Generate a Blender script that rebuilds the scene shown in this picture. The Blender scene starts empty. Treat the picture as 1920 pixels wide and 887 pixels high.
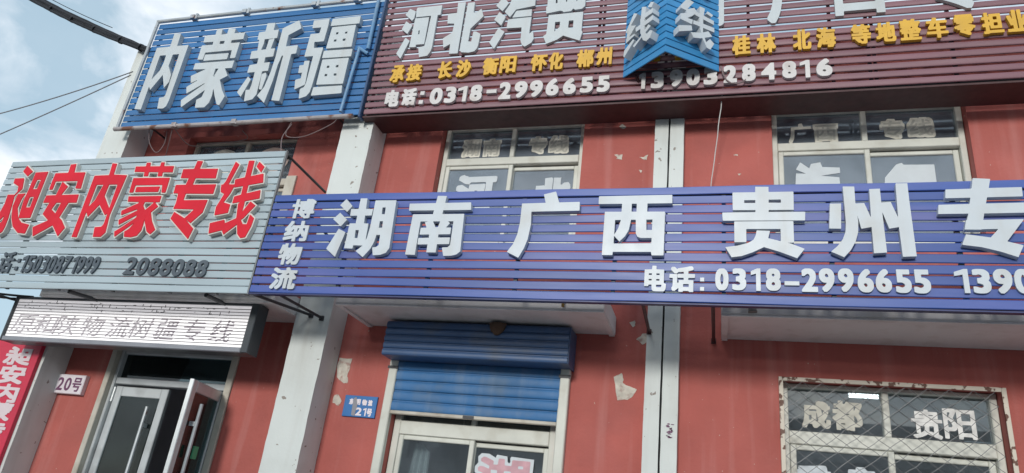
import bpy, bmesh, math, random
import numpy as np
from mathutils import Vector, Matrix

SC = bpy.context.scene
COL = SC.collection
RAD = math.radians
rnd = random.Random(7)

# ------------------------------------------------------------------ camera
def cam_axes(yaw, pitch, roll):
    f = np.array([math.sin(yaw)*math.cos(pitch), math.cos(yaw)*math.cos(pitch), math.sin(pitch)])
    r = np.array([math.cos(yaw), -math.sin(yaw), 0.0])
    u = np.cross(r, f)
    c, s = math.cos(roll), math.sin(roll)
    return c*r + s*u, -s*r + c*u, f
_r, _u, _f = cam_axes(RAD(-17.89), RAD(23.09), RAD(7.137))
cd = bpy.data.cameras.new('camera')
cam = bpy.data.objects.new('camera', cd)
COL.objects.link(cam)
cam.matrix_world = Matrix(((_r[0], _u[0], -_f[0], 0.0), (_r[1], _u[1], -_f[1], -6.0),
                           (_r[2], _u[2], -_f[2], 1.6), (0, 0, 0, 1)))
cd.sensor_fit = 'HORIZONTAL'
cd.sensor_width = 36.0
cd.lens = 1330.0/1920.0*36.0
cd.clip_start = 0.05
cd.clip_end = 3000
SC.camera = cam

# ------------------------------------------------------------------ sky, sun, exposure
SUN_EL, SUN_AZ = 16.0, 184.0          # degrees; azimuth clockwise from +y: a low soft sun behind thin cloud and behind the camera
W = bpy.data.worlds.new('World')
SC.world = W
W.use_nodes = True
nt = W.node_tree
bg = nt.nodes['Background']
sky = nt.nodes.new('ShaderNodeTexSky')
sky.sky_type = 'NISHITA'
sky.sun_disc = False
sky.sun_elevation = RAD(SUN_EL)
sky.sun_rotation = RAD(SUN_AZ)
sky.air_density = 1.0
sky.dust_density = 1.2
tc = nt.nodes.new('ShaderNodeTexCoord')
mp = nt.nodes.new('ShaderNodeMapping')
mp.inputs['Scale'].default_value = (1.0, 1.0, 1.7)
mp.inputs['Location'].default_value = (0.37, 0.1, 0.22)
n1 = nt.nodes.new('ShaderNodeTexNoise')
n1.inputs['Scale'].default_value = 6.0
n1.inputs['Detail'].default_value = 7.0
n1.inputs['Roughness'].default_value = 0.56
n1.inputs['Distortion'].default_value = 0.35
ramp = nt.nodes.new('ShaderNodeValToRGB')
ramp.color_ramp.elements[0].position = 0.40
ramp.color_ramp.elements[0].color = (0.12, 0.12, 0.12, 1)
ramp.color_ramp.elements[1].position = 0.62
ramp.color_ramp.elements[1].color = (1, 1, 1, 1)
n2 = nt.nodes.new('ShaderNodeTexNoise')
n2.inputs['Scale'].default_value = 6.5
n2.inputs['Detail'].default_value = 5.0
cl = nt.nodes.new('ShaderNodeValToRGB')
cl.color_ramp.elements[0].position = 0.35
cl.color_ramp.elements[0].color = (5.2, 6.0, 6.8, 1)
cl.color_ramp.elements[1].position = 0.72
cl.color_ramp.elements[1].color = (9.6, 9.7, 10.0, 1)
veil = nt.nodes.new('ShaderNodeMixRGB')
veil.inputs[0].default_value = 0.62
veil.inputs[2].default_value = (4.2, 5.9, 7.0, 1)
mx = nt.nodes.new('ShaderNodeMixRGB')
L = nt.links.new
L(tc.outputs['Generated'], mp.inputs[0])
L(mp.outputs[0], n1.inputs['Vector']); L(mp.outputs[0], n2.inputs['Vector'])
L(n1.outputs['Fac'], ramp.inputs[0]); L(n2.outputs['Fac'], cl.inputs[0])
L(sky.outputs[0], veil.inputs[1])
L(ramp.outputs[0], mx.inputs[0]); L(veil.outputs[0], mx.inputs[1]); L(cl.outputs[0], mx.inputs[2])
L(mx.outputs[0], bg.inputs[0])
bg.inputs[1].default_value = 0.082

sd = bpy.data.lights.new('sun', 'SUN')
sd.energy = 1.3
sd.angle = RAD(11)
sd.color = (1.0, 0.97, 0.92)
sun = bpy.data.objects.new('sun', sd)
COL.objects.link(sun)
_d = Vector((math.sin(RAD(SUN_AZ))*math.cos(RAD(SUN_EL)), math.cos(RAD(SUN_AZ))*math.cos(RAD(SUN_EL)), math.sin(RAD(SUN_EL))))
sun.rotation_euler = _d.to_track_quat('Z', 'Y').to_euler()
sun.location = (0, -20, 30)

vs = SC.view_settings
vs.view_transform = 'Standard'
vs.look = 'None'
vs.exposure = 0.70
vs.gamma = 1.0
vs.use_curve_mapping = False

# ------------------------------------------------------------------ materials
MATS = {}
def mat(name, col, rough=0.6, metal=0.0, var=0.0, vscale=3.0, island=0.0, bump=0.0, bscale=60.0,
        dirt=None, dirt_amt=0.0, dirt_scale=2.5, dirt_pos=(0.52, 0.72), streak=None, streak_amt=0.0,
        spots=None, spot_pos=(0.66, 0.70), spot_scale=14.0, spec=0.5, stretch=(1, 1, 1)):
    if name in MATS:
        return MATS[name]
    m = bpy.data.materials.new(name)
    m.use_nodes = True
    t = m.node_tree
    N, K = t.nodes.new, t.links.new
    b = t.nodes['Principled BSDF']
    b.inputs['Roughness'].default_value = rough
    b.inputs['Metallic'].default_value = metal
    b.inputs['Specular IOR Level'].default_value = spec
    geo = N('ShaderNodeNewGeometry')
    mpn = N('ShaderNodeMapping'); mpn.inputs['Scale'].default_value = stretch
    K(geo.outputs['Position'], mpn.inputs[0])
    P = mpn.outputs[0]
    rgb = N('ShaderNodeRGB'); rgb.outputs[0].default_value = (*col, 1)
    cur = rgb.outputs[0]
    if var or island:
        hsv = N('ShaderNodeHueSaturation')
        nz = N('ShaderNodeTexNoise'); nz.inputs['Scale'].default_value = vscale; nz.inputs['Detail'].default_value = 5
        K(P, nz.inputs['Vector'])
        mr = N('ShaderNodeMapRange')
        mr.inputs['From Min'].default_value = 0.3; mr.inputs['From Max'].default_value = 0.7
        mr.inputs['To Min'].default_value = 1-var; mr.inputs['To Max'].default_value = 1+var
        K(nz.outputs['Fac'], mr.inputs['Value'])
        val = mr.outputs[0]
        if island:
            m2 = N('ShaderNodeMapRange')
            m2.inputs['To Min'].default_value = 1-island; m2.inputs['To Max'].default_value = 1+island
            K(geo.outputs['Random Per Island'], m2.inputs['Value'])
            mul = N('ShaderNodeMath'); mul.operation = 'MULTIPLY'
            K(val, mul.inputs[0]); K(m2.outputs[0], mul.inputs[1]); val = mul.outputs[0]
        K(cur, hsv.inputs['Color']); K(val, hsv.inputs['Value']); cur = hsv.outputs[0]
    def overlay(cur, color, amt, scale, pos, vec, detail=6, seedw=0.0):
        nz = N('ShaderNodeTexNoise'); nz.inputs['Scale'].default_value = scale; nz.inputs['Detail'].default_value = detail
        K(vec, nz.inputs['Vector'])
        cr = N('ShaderNodeMapRange'); cr.inputs['From Min'].default_value = pos[0]; cr.inputs['From Max'].default_value = pos[1]
        cr.inputs['To Max'].default_value = amt
        K(nz.outputs['Fac'], cr.inputs['Value'])
        mxn = N('ShaderNodeMixRGB'); K(cr.outputs[0], mxn.inputs[0]); K(cur, mxn.inputs[1]); mxn.inputs[2].default_value = (*color, 1)
        return mxn.outputs[0]
    if dirt:
        cur = overlay(cur, dirt, dirt_amt, dirt_scale, dirt_pos, P)
    if streak:
        ms = N('ShaderNodeMapping'); ms.inputs['Scale'].default_value = (7.0, 7.0, 0.55); ms.inputs['Location'].default_value = (3.1, 0, 1.7)
        K(geo.outputs['Position'], ms.inputs[0])
        cur = overlay(cur, streak, streak_amt, 1.0, (0.52, 0.75), ms.outputs[0], 4)
    if spots:
        cur = overlay(cur, spots, 1.0, spot_scale, spot_pos, P, 3)
    K(cur, b.inputs['Base Color'])
    nr = N('ShaderNodeTexNoise'); nr.inputs['Scale'].default_value = vscale*2.3; nr.inputs['Detail'].default_value = 4
    K(P, nr.inputs['Vector'])
    rr = N('ShaderNodeMapRange'); rr.inputs['To Min'].default_value = max(0.03, rough-0.12); rr.inputs['To Max'].default_value = min(1, rough+0.12)
    K(nr.outputs['Fac'], rr.inputs['Value']); K(rr.outputs[0], b.inputs['Roughness'])
    if bump:
        nb = N('ShaderNodeTexNoise'); nb.inputs['Scale'].default_value = bscale; nb.inputs['Detail'].default_value = 6
        K(P, nb.inputs['Vector'])
        bp = N('ShaderNodeBump'); bp.inputs['Strength'].default_value = bump; bp.inputs['Distance'].default_value = 0.01
        K(nb.outputs['Fac'], bp.inputs['Height']); K(bp.outputs[0], b.inputs['Normal'])
    MATS[name] = m
    return m

def glass_mat(name, tint, refl, rough=0.015, dust_sheen=0.10, dust_sheen_col=(0.50, 0.56, 0.60)):
    m = bpy.data.materials.new(name); m.use_nodes = True
    t = m.node_tree; t.nodes.clear(); N, K = t.nodes.new, t.links.new
    out = N('ShaderNodeOutputMaterial'); mixs = N('ShaderNodeMixShader'); mixd = N('ShaderNodeMixShader')
    tr = N('ShaderNodeBsdfTransparent'); tr.inputs[0].default_value = (*tint, 1)
    df = N('ShaderNodeBsdfDiffuse'); df.inputs[0].default_value = (*dust_sheen_col, 1)  # diffuse film: dust plus a painted grey-blue sky reflection
    gl = N('ShaderNodeBsdfGlossy'); gl.inputs['Roughness'].default_value = rough; gl.inputs[0].default_value = (0.95, 0.98, 1.0, 1)
    fr = N('ShaderNodeFresnel'); fr.inputs[0].default_value = 1.5
    ad = N('ShaderNodeMath'); ad.operation = 'ADD'; ad.inputs[1].default_value = refl
    geo = N('ShaderNodeNewGeometry'); nz = N('ShaderNodeTexNoise'); nz.inputs['Scale'].default_value = 3.5; nz.inputs['Detail'].default_value = 6
    mr = N('ShaderNodeMapRange'); mr.inputs['From Min'].default_value = 0.3; mr.inputs['From Max'].default_value = 0.7
    mr.inputs['To Min'].default_value = dust_sheen*0.6; mr.inputs['To Max'].default_value = dust_sheen*1.4
    K(geo.outputs['Position'], nz.inputs['Vector']); K(nz.outputs['Fac'], mr.inputs['Value'])
    K(mr.outputs[0], mixd.inputs[0]); K(tr.outputs[0], mixd.inputs[1]); K(df.outputs[0], mixd.inputs[2])
    K(fr.outputs[0], ad.inputs[0]); K(ad.outputs[0], mixs.inputs[0])
    K(mixd.outputs[0], mixs.inputs[1]); K(gl.outputs[0], mixs.inputs[2]); K(mixs.outputs[0], out.inputs[0])
    return m

def emit_mat(name, col, strength):
    m = bpy.data.materials.new(name); m.use_nodes = True
    b = m.node_tree.nodes['Principled BSDF']
    b.inputs['Base Color'].default_value = (0.8, 0.8, 0.8, 1)
    b.inputs['Emission Color'].default_value = (*col, 1)
    b.inputs['Emission Strength'].default_value = strength
    return m

RED = mat('red_wall_paint', (0.42, 0.108, 0.090), 0.8, var=0.13, vscale=1.7, bump=0.45, bscale=26,
          dirt=(0.26, 0.075, 0.068), dirt_amt=0.5, dirt_scale=1.6, dirt_pos=(0.54, 0.80),
          streak=(0.56, 0.27, 0.25), streak_amt=0.38, spots=(0.50, 0.36, 0.31), spot_pos=(0.715, 0.735), spot_scale=26)
WHITE = mat('white_render', (0.63, 0.665, 0.645), 0.7, var=0.06, vscale=1.6, bump=0.12, bscale=30,
            dirt=(0.40, 0.40, 0.36), dirt_amt=0.35, dirt_scale=2.2, dirt_pos=(0.56, 0.8),
            streak=(0.42, 0.41, 0.37), streak_amt=0.35, spots=(0.27, 0.24, 0.21), spot_pos=(0.69, 0.71), spot_scale=15)
SLAB = mat('canopy_render', (0.70, 0.68, 0.68), 0.8, var=0.06, vscale=2.0, bump=0.12, bscale=40,
           dirt=(0.36, 0.33, 0.30), dirt_amt=0.45, dirt_scale=1.9, dirt_pos=(0.54, 0.78), streak=(0.40, 0.34, 0.28), streak_amt=0.3)
DARK = mat('dark_gap', (0.02, 0.02, 0.022), 0.9)
ROOM = mat('room_plaster', (0.5, 0.51, 0.52), 0.9, var=0.1)
ROOMD = mat('dark_room_plaster', (0.48, 0.47, 0.50), 0.9, var=0.1)
CREAM = mat('cream_window_frame', (0.60, 0.61, 0.55), 0.5, var=0.08, vscale=4, dirt=(0.33, 0.29, 0.21), dirt_amt=0.45, dirt_scale=5, dirt_pos=(0.55, 0.8))
ALU = mat('aluminium_profile', (0.55, 0.58, 0.59), 0.42, metal=0.25, var=0.08, vscale=3, dirt=(0.22, 0.22, 0.21), dirt_amt=0.4, dirt_scale=4)
ALUD = mat('dull_aluminium', (0.23, 0.24, 0.245), 0.5, metal=0.2, var=0.1, vscale=3)
TRIM = mat('beige_trim', (0.52, 0.49, 0.42), 0.6, var=0.1, vscale=4, dirt=(0.30, 0.25, 0.19), dirt_amt=0.5, dirt_scale=6)
SHUT = mat('blue_shutter_paint', (0.032, 0.145, 0.34), 0.58, var=0.10, vscale=3, dirt=(0.12, 0.17, 0.22), dirt_amt=0.55, dirt_scale=3.5, streak=(0.16, 0.23, 0.32), streak_amt=0.5)
SHUTBOX = mat('shaded_blue_shutter_box', (0.045, 0.10, 0.22), 0.45, var=0.10, vscale=3, dirt=(0.10, 0.11, 0.12), dirt_amt=0.6, dirt_scale=3)  # shutter blue darkened: the slab's shade is put into this colour
BLUE = mat('blue_slat_paint', (0.022, 0.135, 0.34), 0.45, island=0.15, var=0.12, vscale=2.5, stretch=(0.35, 1, 3), dirt=(0.12, 0.21, 0.36), dirt_amt=0.35, dirt_scale=3)
VBLUE = mat('bright_blue_slat_paint', (0.03, 0.23, 0.50), 0.4, island=0.08, var=0.06, vscale=2.5, dirt=(0.11, 0.25, 0.42), dirt_amt=0.3, dirt_scale=4)
PURP = mat('violet_blue_slat_paint', (0.034, 0.082, 0.31), 0.42, island=0.15, var=0.13, vscale=1.6, stretch=(0.35, 1, 3), dirt=(0.17, 0.15, 0.36), dirt_amt=0.5, dirt_scale=1.6, dirt_pos=(0.48, 0.75))
MAROON = mat('maroon_slat_paint', (0.20, 0.092, 0.115), 0.5, island=0.16, var=0.12, vscale=2.5, stretch=(0.35, 1, 3), dirt=(0.24, 0.15, 0.16), dirt_amt=0.5, dirt_scale=2.2)
GREY = mat('pale_grey_slat_paint', (0.37, 0.45, 0.49), 0.45, island=0.09, var=0.09, vscale=2.0, stretch=(0.35, 1, 3), dirt=(0.34, 0.39, 0.40), dirt_amt=0.45, dirt_scale=2.2)
LET = mat('white_letter_acrylic', (0.53, 0.58, 0.62), 0.4, var=0.05, vscale=3, dirt=(0.46, 0.46, 0.43), dirt_amt=0.5, dirt_scale=3.2, streak=(0.45, 0.44, 0.41), streak_amt=0.35)
LETD = mat('grey_white_letter', (0.50, 0.55, 0.575), 0.5, var=0.06, vscale=3, dirt=(0.42, 0.43, 0.42), dirt_amt=0.5, dirt_scale=3.0, streak=(0.42, 0.41, 0.39), streak_amt=0.4)
LETW = mat('weathered_white_letter', (0.60, 0.58, 0.57), 0.55, var=0.08, vscale=6, dirt=(0.42, 0.36, 0.32), dirt_amt=0.5, dirt_scale=8)
YEL = mat('yellow_letter', (0.66, 0.38, 0.03), 0.5, var=0.08, vscale=6, dirt=(0.50, 0.30, 0.06), dirt_amt=0.5, dirt_scale=9)
REDL = mat('red_letter_face', (0.62, 0.008, 0.026), 0.5, var=0.10, vscale=3, spec=0.25)
EDGE = mat('pale_letter_edge', (0.62, 0.60, 0.55), 0.45, var=0.05)
DIG = mat('slate_letter', (0.065, 0.085, 0.105), 0.5, var=0.1, vscale=5)
STEEL = mat('dark_painted_steel', (0.035, 0.037, 0.042), 0.5, var=0.2, vscale=8)
PIPE = mat('galvanised_pipe', (0.40, 0.43, 0.45), 0.45, metal=0.35, var=0.12, vscale=6, spots=(0.20, 0.10, 0.07), spot_pos=(0.60, 0.66), spot_scale=7)
BLUEPIPE = mat('blue_painted_pipe', (0.12, 0.26, 0.44), 0.45, var=0.12, vscale=6, dirt=(0.30, 0.38, 0.45), dirt_amt=0.6, dirt_scale=9)
RUST = mat('rusty_pipe', (0.36, 0.33, 0.33), 0.6, var=0.15, vscale=7, spots=(0.16, 0.07, 0.045), spot_pos=(0.50, 0.60), spot_scale=6)
MSTEEL = mat('maroon_painted_steel', (0.055, 0.018, 0.02), 0.6, var=0.2, vscale=8)
PAPER = mat('aged_paper', (0.86, 0.84, 0.74), 0.85, var=0.07, vscale=14, dirt=(0.44, 0.41, 0.32), dirt_amt=0.5, dirt_scale=16)
PAPERW = mat('white_paper', (0.60, 0.65, 0.68), 0.85, var=0.05, vscale=10)
PAPERL = mat('paper_ink_line', (0.60, 0.59, 0.52), 0.85, var=0.05, vscale=10)
PAPERG = mat('grey_white_paper', (0.82, 0.82, 0.80), 0.85, var=0.06, vscale=10)
PINK = mat('faded_pink_paper', (0.60, 0.36, 0.40), 0.85, var=0.12, vscale=12)
TORN = mat('torn_poster_paper', (0.58, 0.54, 0.47), 0.9, var=0.2, vscale=14, dirt=(0.36, 0.22, 0.19), dirt_amt=0.8, dirt_scale=17, dirt_pos=(0.52, 0.66), bump=0.4, bscale=40)
PLATEB = mat('blue_enamel', (0.03, 0.16, 0.42), 0.35, var=0.06, vscale=8, spots=(0.32, 0.36, 0.40), spot_pos=(0.68, 0.72), spot_scale=22)
PLATEW = mat('white_plate', (0.78, 0.72, 0.76), 0.45, var=0.04)
INK = mat('dark_violet_ink', (0.16, 0.06, 0.13), 0.6)
REDINK = mat('red_ink', (0.42, 0.03, 0.04), 0.6)
BANNER = mat('red_banner_vinyl', (0.56, 0.022, 0.06), 0.45, var=0.06, vscale=3)
CABLE = mat('black_cable_sheath', (0.010, 0.012, 0.018), 0.75, var=0.15, vscale=10)
WIREM = mat('grey_wire', (0.22, 0.23, 0.25), 0.5)
WIREW = mat('white_wire', (0.62, 0.62, 0.60), 0.5)
WIRED = mat('dull_brown_wire', (0.20, 0.15, 0.15), 0.6)
RUSTCREAM = mat('rust_spotted_cream_paint', (0.62, 0.56, 0.47), 0.6, var=0.08, vscale=7, spots=(0.13, 0.06, 0.04), spot_pos=(0.55, 0.59), spot_scale=17)
MESHW = mat('galvanised_wire', (0.20, 0.205, 0.21), 0.5, metal=0.3)
MUD = mat('brown_mud', (0.10, 0.06, 0.04), 0.95, var=0.2, vscale=20, bump=0.5, bscale=60)
CASE = mat('dark_led_case', (0.05, 0.058, 0.066), 0.42, var=0.1, vscale=4)
CASEL = mat('grey_led_trim', (0.27, 0.28, 0.31), 0.4, metal=0.2, var=0.1, vscale=4)
LEDINK = mat('dark_pixel_row', (0.05, 0.048, 0.052), 0.5)
GROUND = mat('grey_paving', (0.23, 0.225, 0.22), 0.85, var=0.12, vscale=0.8, bump=0.2, bscale=12)
ROAD = mat('asphalt', (0.055, 0.055, 0.057), 0.9, var=0.15, vscale=1.5, bump=0.3, bscale=40)
KERB = mat('kerb_concrete', (0.34, 0.335, 0.32), 0.85, var=0.1)
LINE = mat('road_paint', (0.72, 0.72, 0.70), 0.7, var=0.08)
CLOTH = mat('pale_curtain_cloth', (0.52, 0.55, 0.56), 0.9, var=0.08, vscale=5)
GREEN = mat('green_sticker', (0.05, 0.33, 0.17), 0.5)
GLASS = glass_mat('window_glass', (0.80, 0.85, 0.86), 0.04, dust_sheen=0.08, dust_sheen_col=(.42,.48,.54))
GLASSU = glass_mat('upper_window_glass', (0.80, 0.85, 0.88), 0.04, rough=.06, dust_sheen=0.20, dust_sheen_col=(.46,.53,.62))
GLASSD = glass_mat('door_glass', (0.42, 0.54, 0.55), 0.0, dust_sheen=0.03, dust_sheen_col=(0.4, 0.55, 0.55))

# ------------------------------------------------------------------ mesh helpers
class MB:
    def __init__(s):
        s.v, s.f = [], []
    def box(s, x0, x1, y0, y1, z0, z1):
        i = len(s.v)
        s.v += [(x0,y0,z0),(x1,y0,z0),(x1,y1,z0),(x0,y1,z0),(x0,y0,z1),(x1,y0,z1),(x1,y1,z1),(x0,y1,z1)]
        s.f += [tuple(i+k for k in q) for q in ((0,3,2,1),(4,5,6,7),(0,1,5,4),(1,2,6,5),(2,3,7,6),(3,0,4,7))]
        return s
    def cbox(s, x0, x1, y0, y1, z0, z1, c=0.006):
        """box whose front (-y) edges are chamfered"""
        i = len(s.v)
        s.v += [(x0,y1,z0),(x1,y1,z0),(x1,y1,z1),(x0,y1,z1),
                (x0,y0+c,z0),(x1,y0+c,z0),(x1,y0+c,z1),(x0,y0+c,z1),
                (x0+c,y0,z0+c),(x1-c,y0,z0+c),(x1-c,y0,z1-c),(x0+c,y0,z1-c)]
        q = [(0,1,2,3),(8,9,10,11)]
        for a in range(4):
            b = (a+1) % 4
            q += [(a,b,4+b,4+a),(4+a,4+b,8+b,8+a)]
        s.f += [tuple(i+k for k in p) for p in q]
        return s
    def tube(s, pts, r, n=8, r2=None):
        pts = [Vector(p) for p in pts]
        i0 = len(s.v)
        for k, p in enumerate(pts):
            d = (pts[min(k+1, len(pts)-1)] - pts[max(k-1, 0)]).normalized()
            a = d.cross(Vector((0, 0, 1)))
            if a.length < 1e-3: a = d.cross(Vector((0, 1, 0)))
            a.normalize(); b = d.cross(a)
            rr = r if r2 is None else r + (r2-r)*k/(len(pts)-1)
            for j in range(n):
                t = 2*math.pi*j/n
                q = p + (a*math.cos(t) + b*math.sin(t))*rr
                s.v.append(tuple(q))
        for k in range(len(pts)-1):
            for j in range(n):
                s.f.append((i0+k*n+j, i0+k*n+(j+1) % n, i0+(k+1)*n+(j+1) % n, i0+(k+1)*n+j))
        s.f.append(tuple(i0+j for j in range(n)))
        e = i0+(len(pts)-1)*n
        s.f.append(tuple(e+j for j in reversed(range(n))))
        return s
    def sheet(s, poly, y, th):
        """flat polygon in x,z given thickness th towards the viewer"""
        i, n = len(s.v), len(poly)
        s.v += [(x, y-th, z) for x, z in poly] + [(x, y, z) for x, z in poly]
        s.f.append(tuple(i+k for k in range(n)))
        s.f.append(tuple(i+n+k for k in reversed(range(n))))
        for k in range(n):
            s.f.append((i+k, i+(k+1) % n, i+n+(k+1) % n, i+n+k))
        return s
    def sweep_x(s, prof, xs, zf=lambda x: 0.0, yf=lambda x: 0.0):
        """closed (y,z) profile swept along x"""
        i, n = len(s.v), len(prof)
        for x in xs:
            dz, dy = zf(x), yf(x)
            s.v += [(x, y+dy, z+dz) for y, z in prof]
        for k in range(len(xs)-1):
            for j in range(n):
                s.f.append((i+k*n+j, i+k*n+(j+1) % n, i+(k+1)*n+(j+1) % n, i+(k+1)*n+j))
        s.f.append(tuple(i+j for j in range(n)))
        e = i+(len(xs)-1)*n
        s.f.append(tuple(e+j for j in range(n)))
        return s
    def build(s, name, m, parent=None, smooth=False):
        return link_mesh(name, s.v, s.f, m, parent, smooth)

WLOC = {}
def link_mesh(name, v, f, m, parent=None, smooth=False, recalc=True):
    a = np.array(v, float)
    c = (a.min(0)+a.max(0))/2
    me = bpy.data.meshes.new(name)
    me.from_pydata([tuple(p) for p in (a-c)], [], f)
    if recalc:
        bm = bmesh.new(); bm.from_mesh(me)
        bmesh.ops.recalc_face_normals(bm, faces=bm.faces)
        bm.to_mesh(me); bm.free()
    if smooth:
        for p in me.polygons: p.use_smooth = True
    me.materials.append(m)
    o = bpy.data.objects.new(name, me)
    COL.objects.link(o)
    if parent is not None:
        o.parent = parent
        o.location = Vector(c) - WLOC[parent.name]
    else:
        o.location = c
    WLOC[o.name] = Vector(c)
    return o

def tag(o, label=None, cat=None, group=None, kind=None):
    if label: o['label'] = label
    if cat: o['category'] = cat
    if group: o['group'] = group
    if kind: o['kind'] = kind
    return o

def thing(name, loc, label, cat, group=None):
    o = bpy.data.objects.new(name, None)
    o.empty_display_size = 0.1
    COL.objects.link(o)
    o.location = loc
    WLOC[o.name] = Vector(loc)
    return tag(o, label, cat, group)

# ------------------------------------------------------------------ glyphs: the built-in typeface, emboldened
_outl = {}
def outline(ch):
    if ch in _outl: return _outl[ch]
    cu = bpy.data.curves.new('glyph', 'FONT')
    cu.body = ch; cu.resolution_u = 5; cu.dimensions = '2D'; cu.fill_mode = 'FRONT'
    o = bpy.data.objects.new('glyph', cu); COL.objects.link(o)
    me = bpy.data.meshes.new_from_object(o.evaluated_get(bpy.context.evaluated_depsgraph_get()))
    bpy.data.objects.remove(o); bpy.data.curves.remove(cu)
    cnt = {}
    for p in me.polygons:
        for k in p.edge_keys: cnt[k] = cnt.get(k, 0)+1
    v = np.array([q.co[:2] for q in me.vertices])
    seg = np.array([[v[a], v[b]] for (a, b), n in cnt.items() if n == 1])
    bpy.data.meshes.remove(me)
    lo = seg.reshape(-1, 2).min(0); hi = seg.reshape(-1, 2).max(0)
    _outl[ch] = (seg-lo)/np.maximum(hi-lo, 1e-6)
    return _outl[ch]

def shift_max(g, r, ax):
    out = g.copy()
    k = int(math.floor(r)); fr = r-k
    def sh(a, n):
        b = np.full_like(a, -1e3)
        if n == 0: return a
        sl = [slice(None)]*2; sr = [slice(None)]*2
        if n > 0: sl[ax] = slice(n, None); sr[ax] = slice(None, -n)
        else: sl[ax] = slice(None, n); sr[ax] = slice(-n, None)
        b[tuple(sl)] = a[tuple(sr)]
        return b
    for d in range(1, k+1):
        out = np.maximum(out, np.maximum(sh(g, d), sh(g, -d)))
    if fr > 1e-3:
        for sgn in (1, -1):
            out = np.maximum(out, (1-fr)*sh(g, sgn*k)+fr*sh(g, sgn*(k+1)))
    return out

def dp(pts, tol):
    """Douglas-Peucker on a closed loop"""
    n = len(pts)
    if n < 8: return pts
    def rec(a, b):
        if b-a < 2: return []
        p, q = pts[a], pts[b % n]
        d = q-p; L_ = math.hypot(*d)
        m = pts[a+1:b]
        dist = np.abs(d[0]*(m[:, 1]-p[1])-d[1]*(m[:, 0]-p[0]))/L_ if L_ > 1e-9 else np.hypot(*(m-p).T)
        k = int(dist.argmax())
        if dist[k] <= tol: return []
        k += a+1
        return rec(a, k)+[k]+rec(k, b)
    far = int(np.hypot(*(pts-pts[0]).T).argmax())
    idx = [0]+rec(0, far)+[far]+rec(far, n)
    return pts[idx]

def march(g, cell, pad, tol=0.22):
    # marching squares
    nxt = {}
    ins = g > 0
    idx = ins[:-1, :-1]*1+ins[1:, :-1]*2+ins[1:, 1:]*4+ins[:-1, 1:]*8
    T = {1: [(3, 0)], 2: [(0, 1)], 3: [(3, 1)], 4: [(1, 2)], 5: [(3, 2), (1, 0)], 6: [(0, 2)], 7: [(3, 2)],
         8: [(2, 3)], 9: [(2, 0)], 10: [(0, 3), (2, 1)], 11: [(2, 1)], 12: [(1, 3)], 13: [(1, 0)], 14: [(0, 3)]}
    def ep(i, j, e):
        if e == 0: return ('h', i, j)
        if e == 1: return ('v', i+1, j)
        if e == 2: return ('h', i, j+1)
        return ('v', i, j)
    for i, j in zip(*np.nonzero((idx > 0) & (idx < 15))):
        for a, b in T[int(idx[i, j])]:
            nxt[ep(i, j, a)] = ep(i, j, b)
    def pos(k):
        t, i, j = k
        if t == 'h':
            f = g[i, j]/(g[i, j]-g[i+1, j]); return ((i+f-pad)*cell, (j-pad)*cell)
        f = g[i, j]/(g[i, j]-g[i, j+1]); return ((i-pad)*cell, (j+f-pad)*cell)
    loops = []
    while nxt:
        s0 = next(iter(nxt)); k = s0; lp = []
        while k in nxt:
            lp.append(pos(k)); k = nxt.pop(k)
        lp = np.array(lp)
        if len(lp) < 4: continue
        ar = 0.5*np.sum(lp[:, 0]*np.roll(lp[:, 1], -1)-np.roll(lp[:, 0], -1)*lp[:, 1])
        if abs(ar) < 3*cell*cell: continue
        lp = dp(lp, tol*cell)
        if len(lp) >= 3: loops.append(lp)
    return loops

_contours = {}
def contours(ch, w, h, rx, rz, res, rows=0.0):
    """closed outlines (metres, inside a w x h box) of a glyph emboldened by rx, rz metres"""
    key = (ch, round(w, 2), round(h, 2), round(rx, 3), round(rz, 3), res)
    if key in _contours:
        w0, h0, lp = _contours[key]
        return [p*np.array([w/w0, h/h0]) for p in lp]
    rx = min(rx, 0.3*w); rz = min(rz, 0.3*h)
    cell = max(w, h)/res
    seg = outline(ch)*np.array([w-2*rx, h-2*rz])+np.array([rx, rz])
    pad = 4
    nx, nz = int(math.ceil(w/cell))+2*pad, int(math.ceil(h/cell))+2*pad
    X, Z = np.meshgrid((np.arange(nx)-pad)*cell, (np.arange(nz)-pad)*cell, indexing='ij')
    A, B = seg[:, 0], seg[:, 1]
    D = np.full(X.shape, 1e9); cross = np.zeros(X.shape, int)
    for a, b in zip(A, B):
        d = b-a; L2 = max(d@d, 1e-12)
        t = np.clip(((X-a[0])*d[0]+(Z-a[1])*d[1])/L2, 0, 1)
        D = np.minimum(D, (X-a[0]-t*d[0])**2+(Z-a[1]-t*d[1])**2)
        if abs(d[1]) > 1e-12:
            c = ((a[1] > Z) != (b[1] > Z)) & (X < a[0]+(Z-a[1])*d[0]/d[1])
            cross += c
    g = np.sqrt(D)*np.where(cross % 2 == 1, 1, -1)/cell
    if rx or rz:
        b = shift_max(shift_max(g, rx/cell, 0), rz/cell, 1)
        g = np.minimum(b, g+1.22*max(rx, rz)/cell)
    if rows:                                # a scanned display: strokes only in every second row
        q = np.abs((Z/rows) % 1.0-.5)
        g = np.minimum(g, (.30-q)*rows/cell)
    g[[0, -1], :] = -1; g[:, [0, -1]] = -1
    loops = march(g, cell, pad)
    _contours[key] = (w, h, loops)
    return loops

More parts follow.
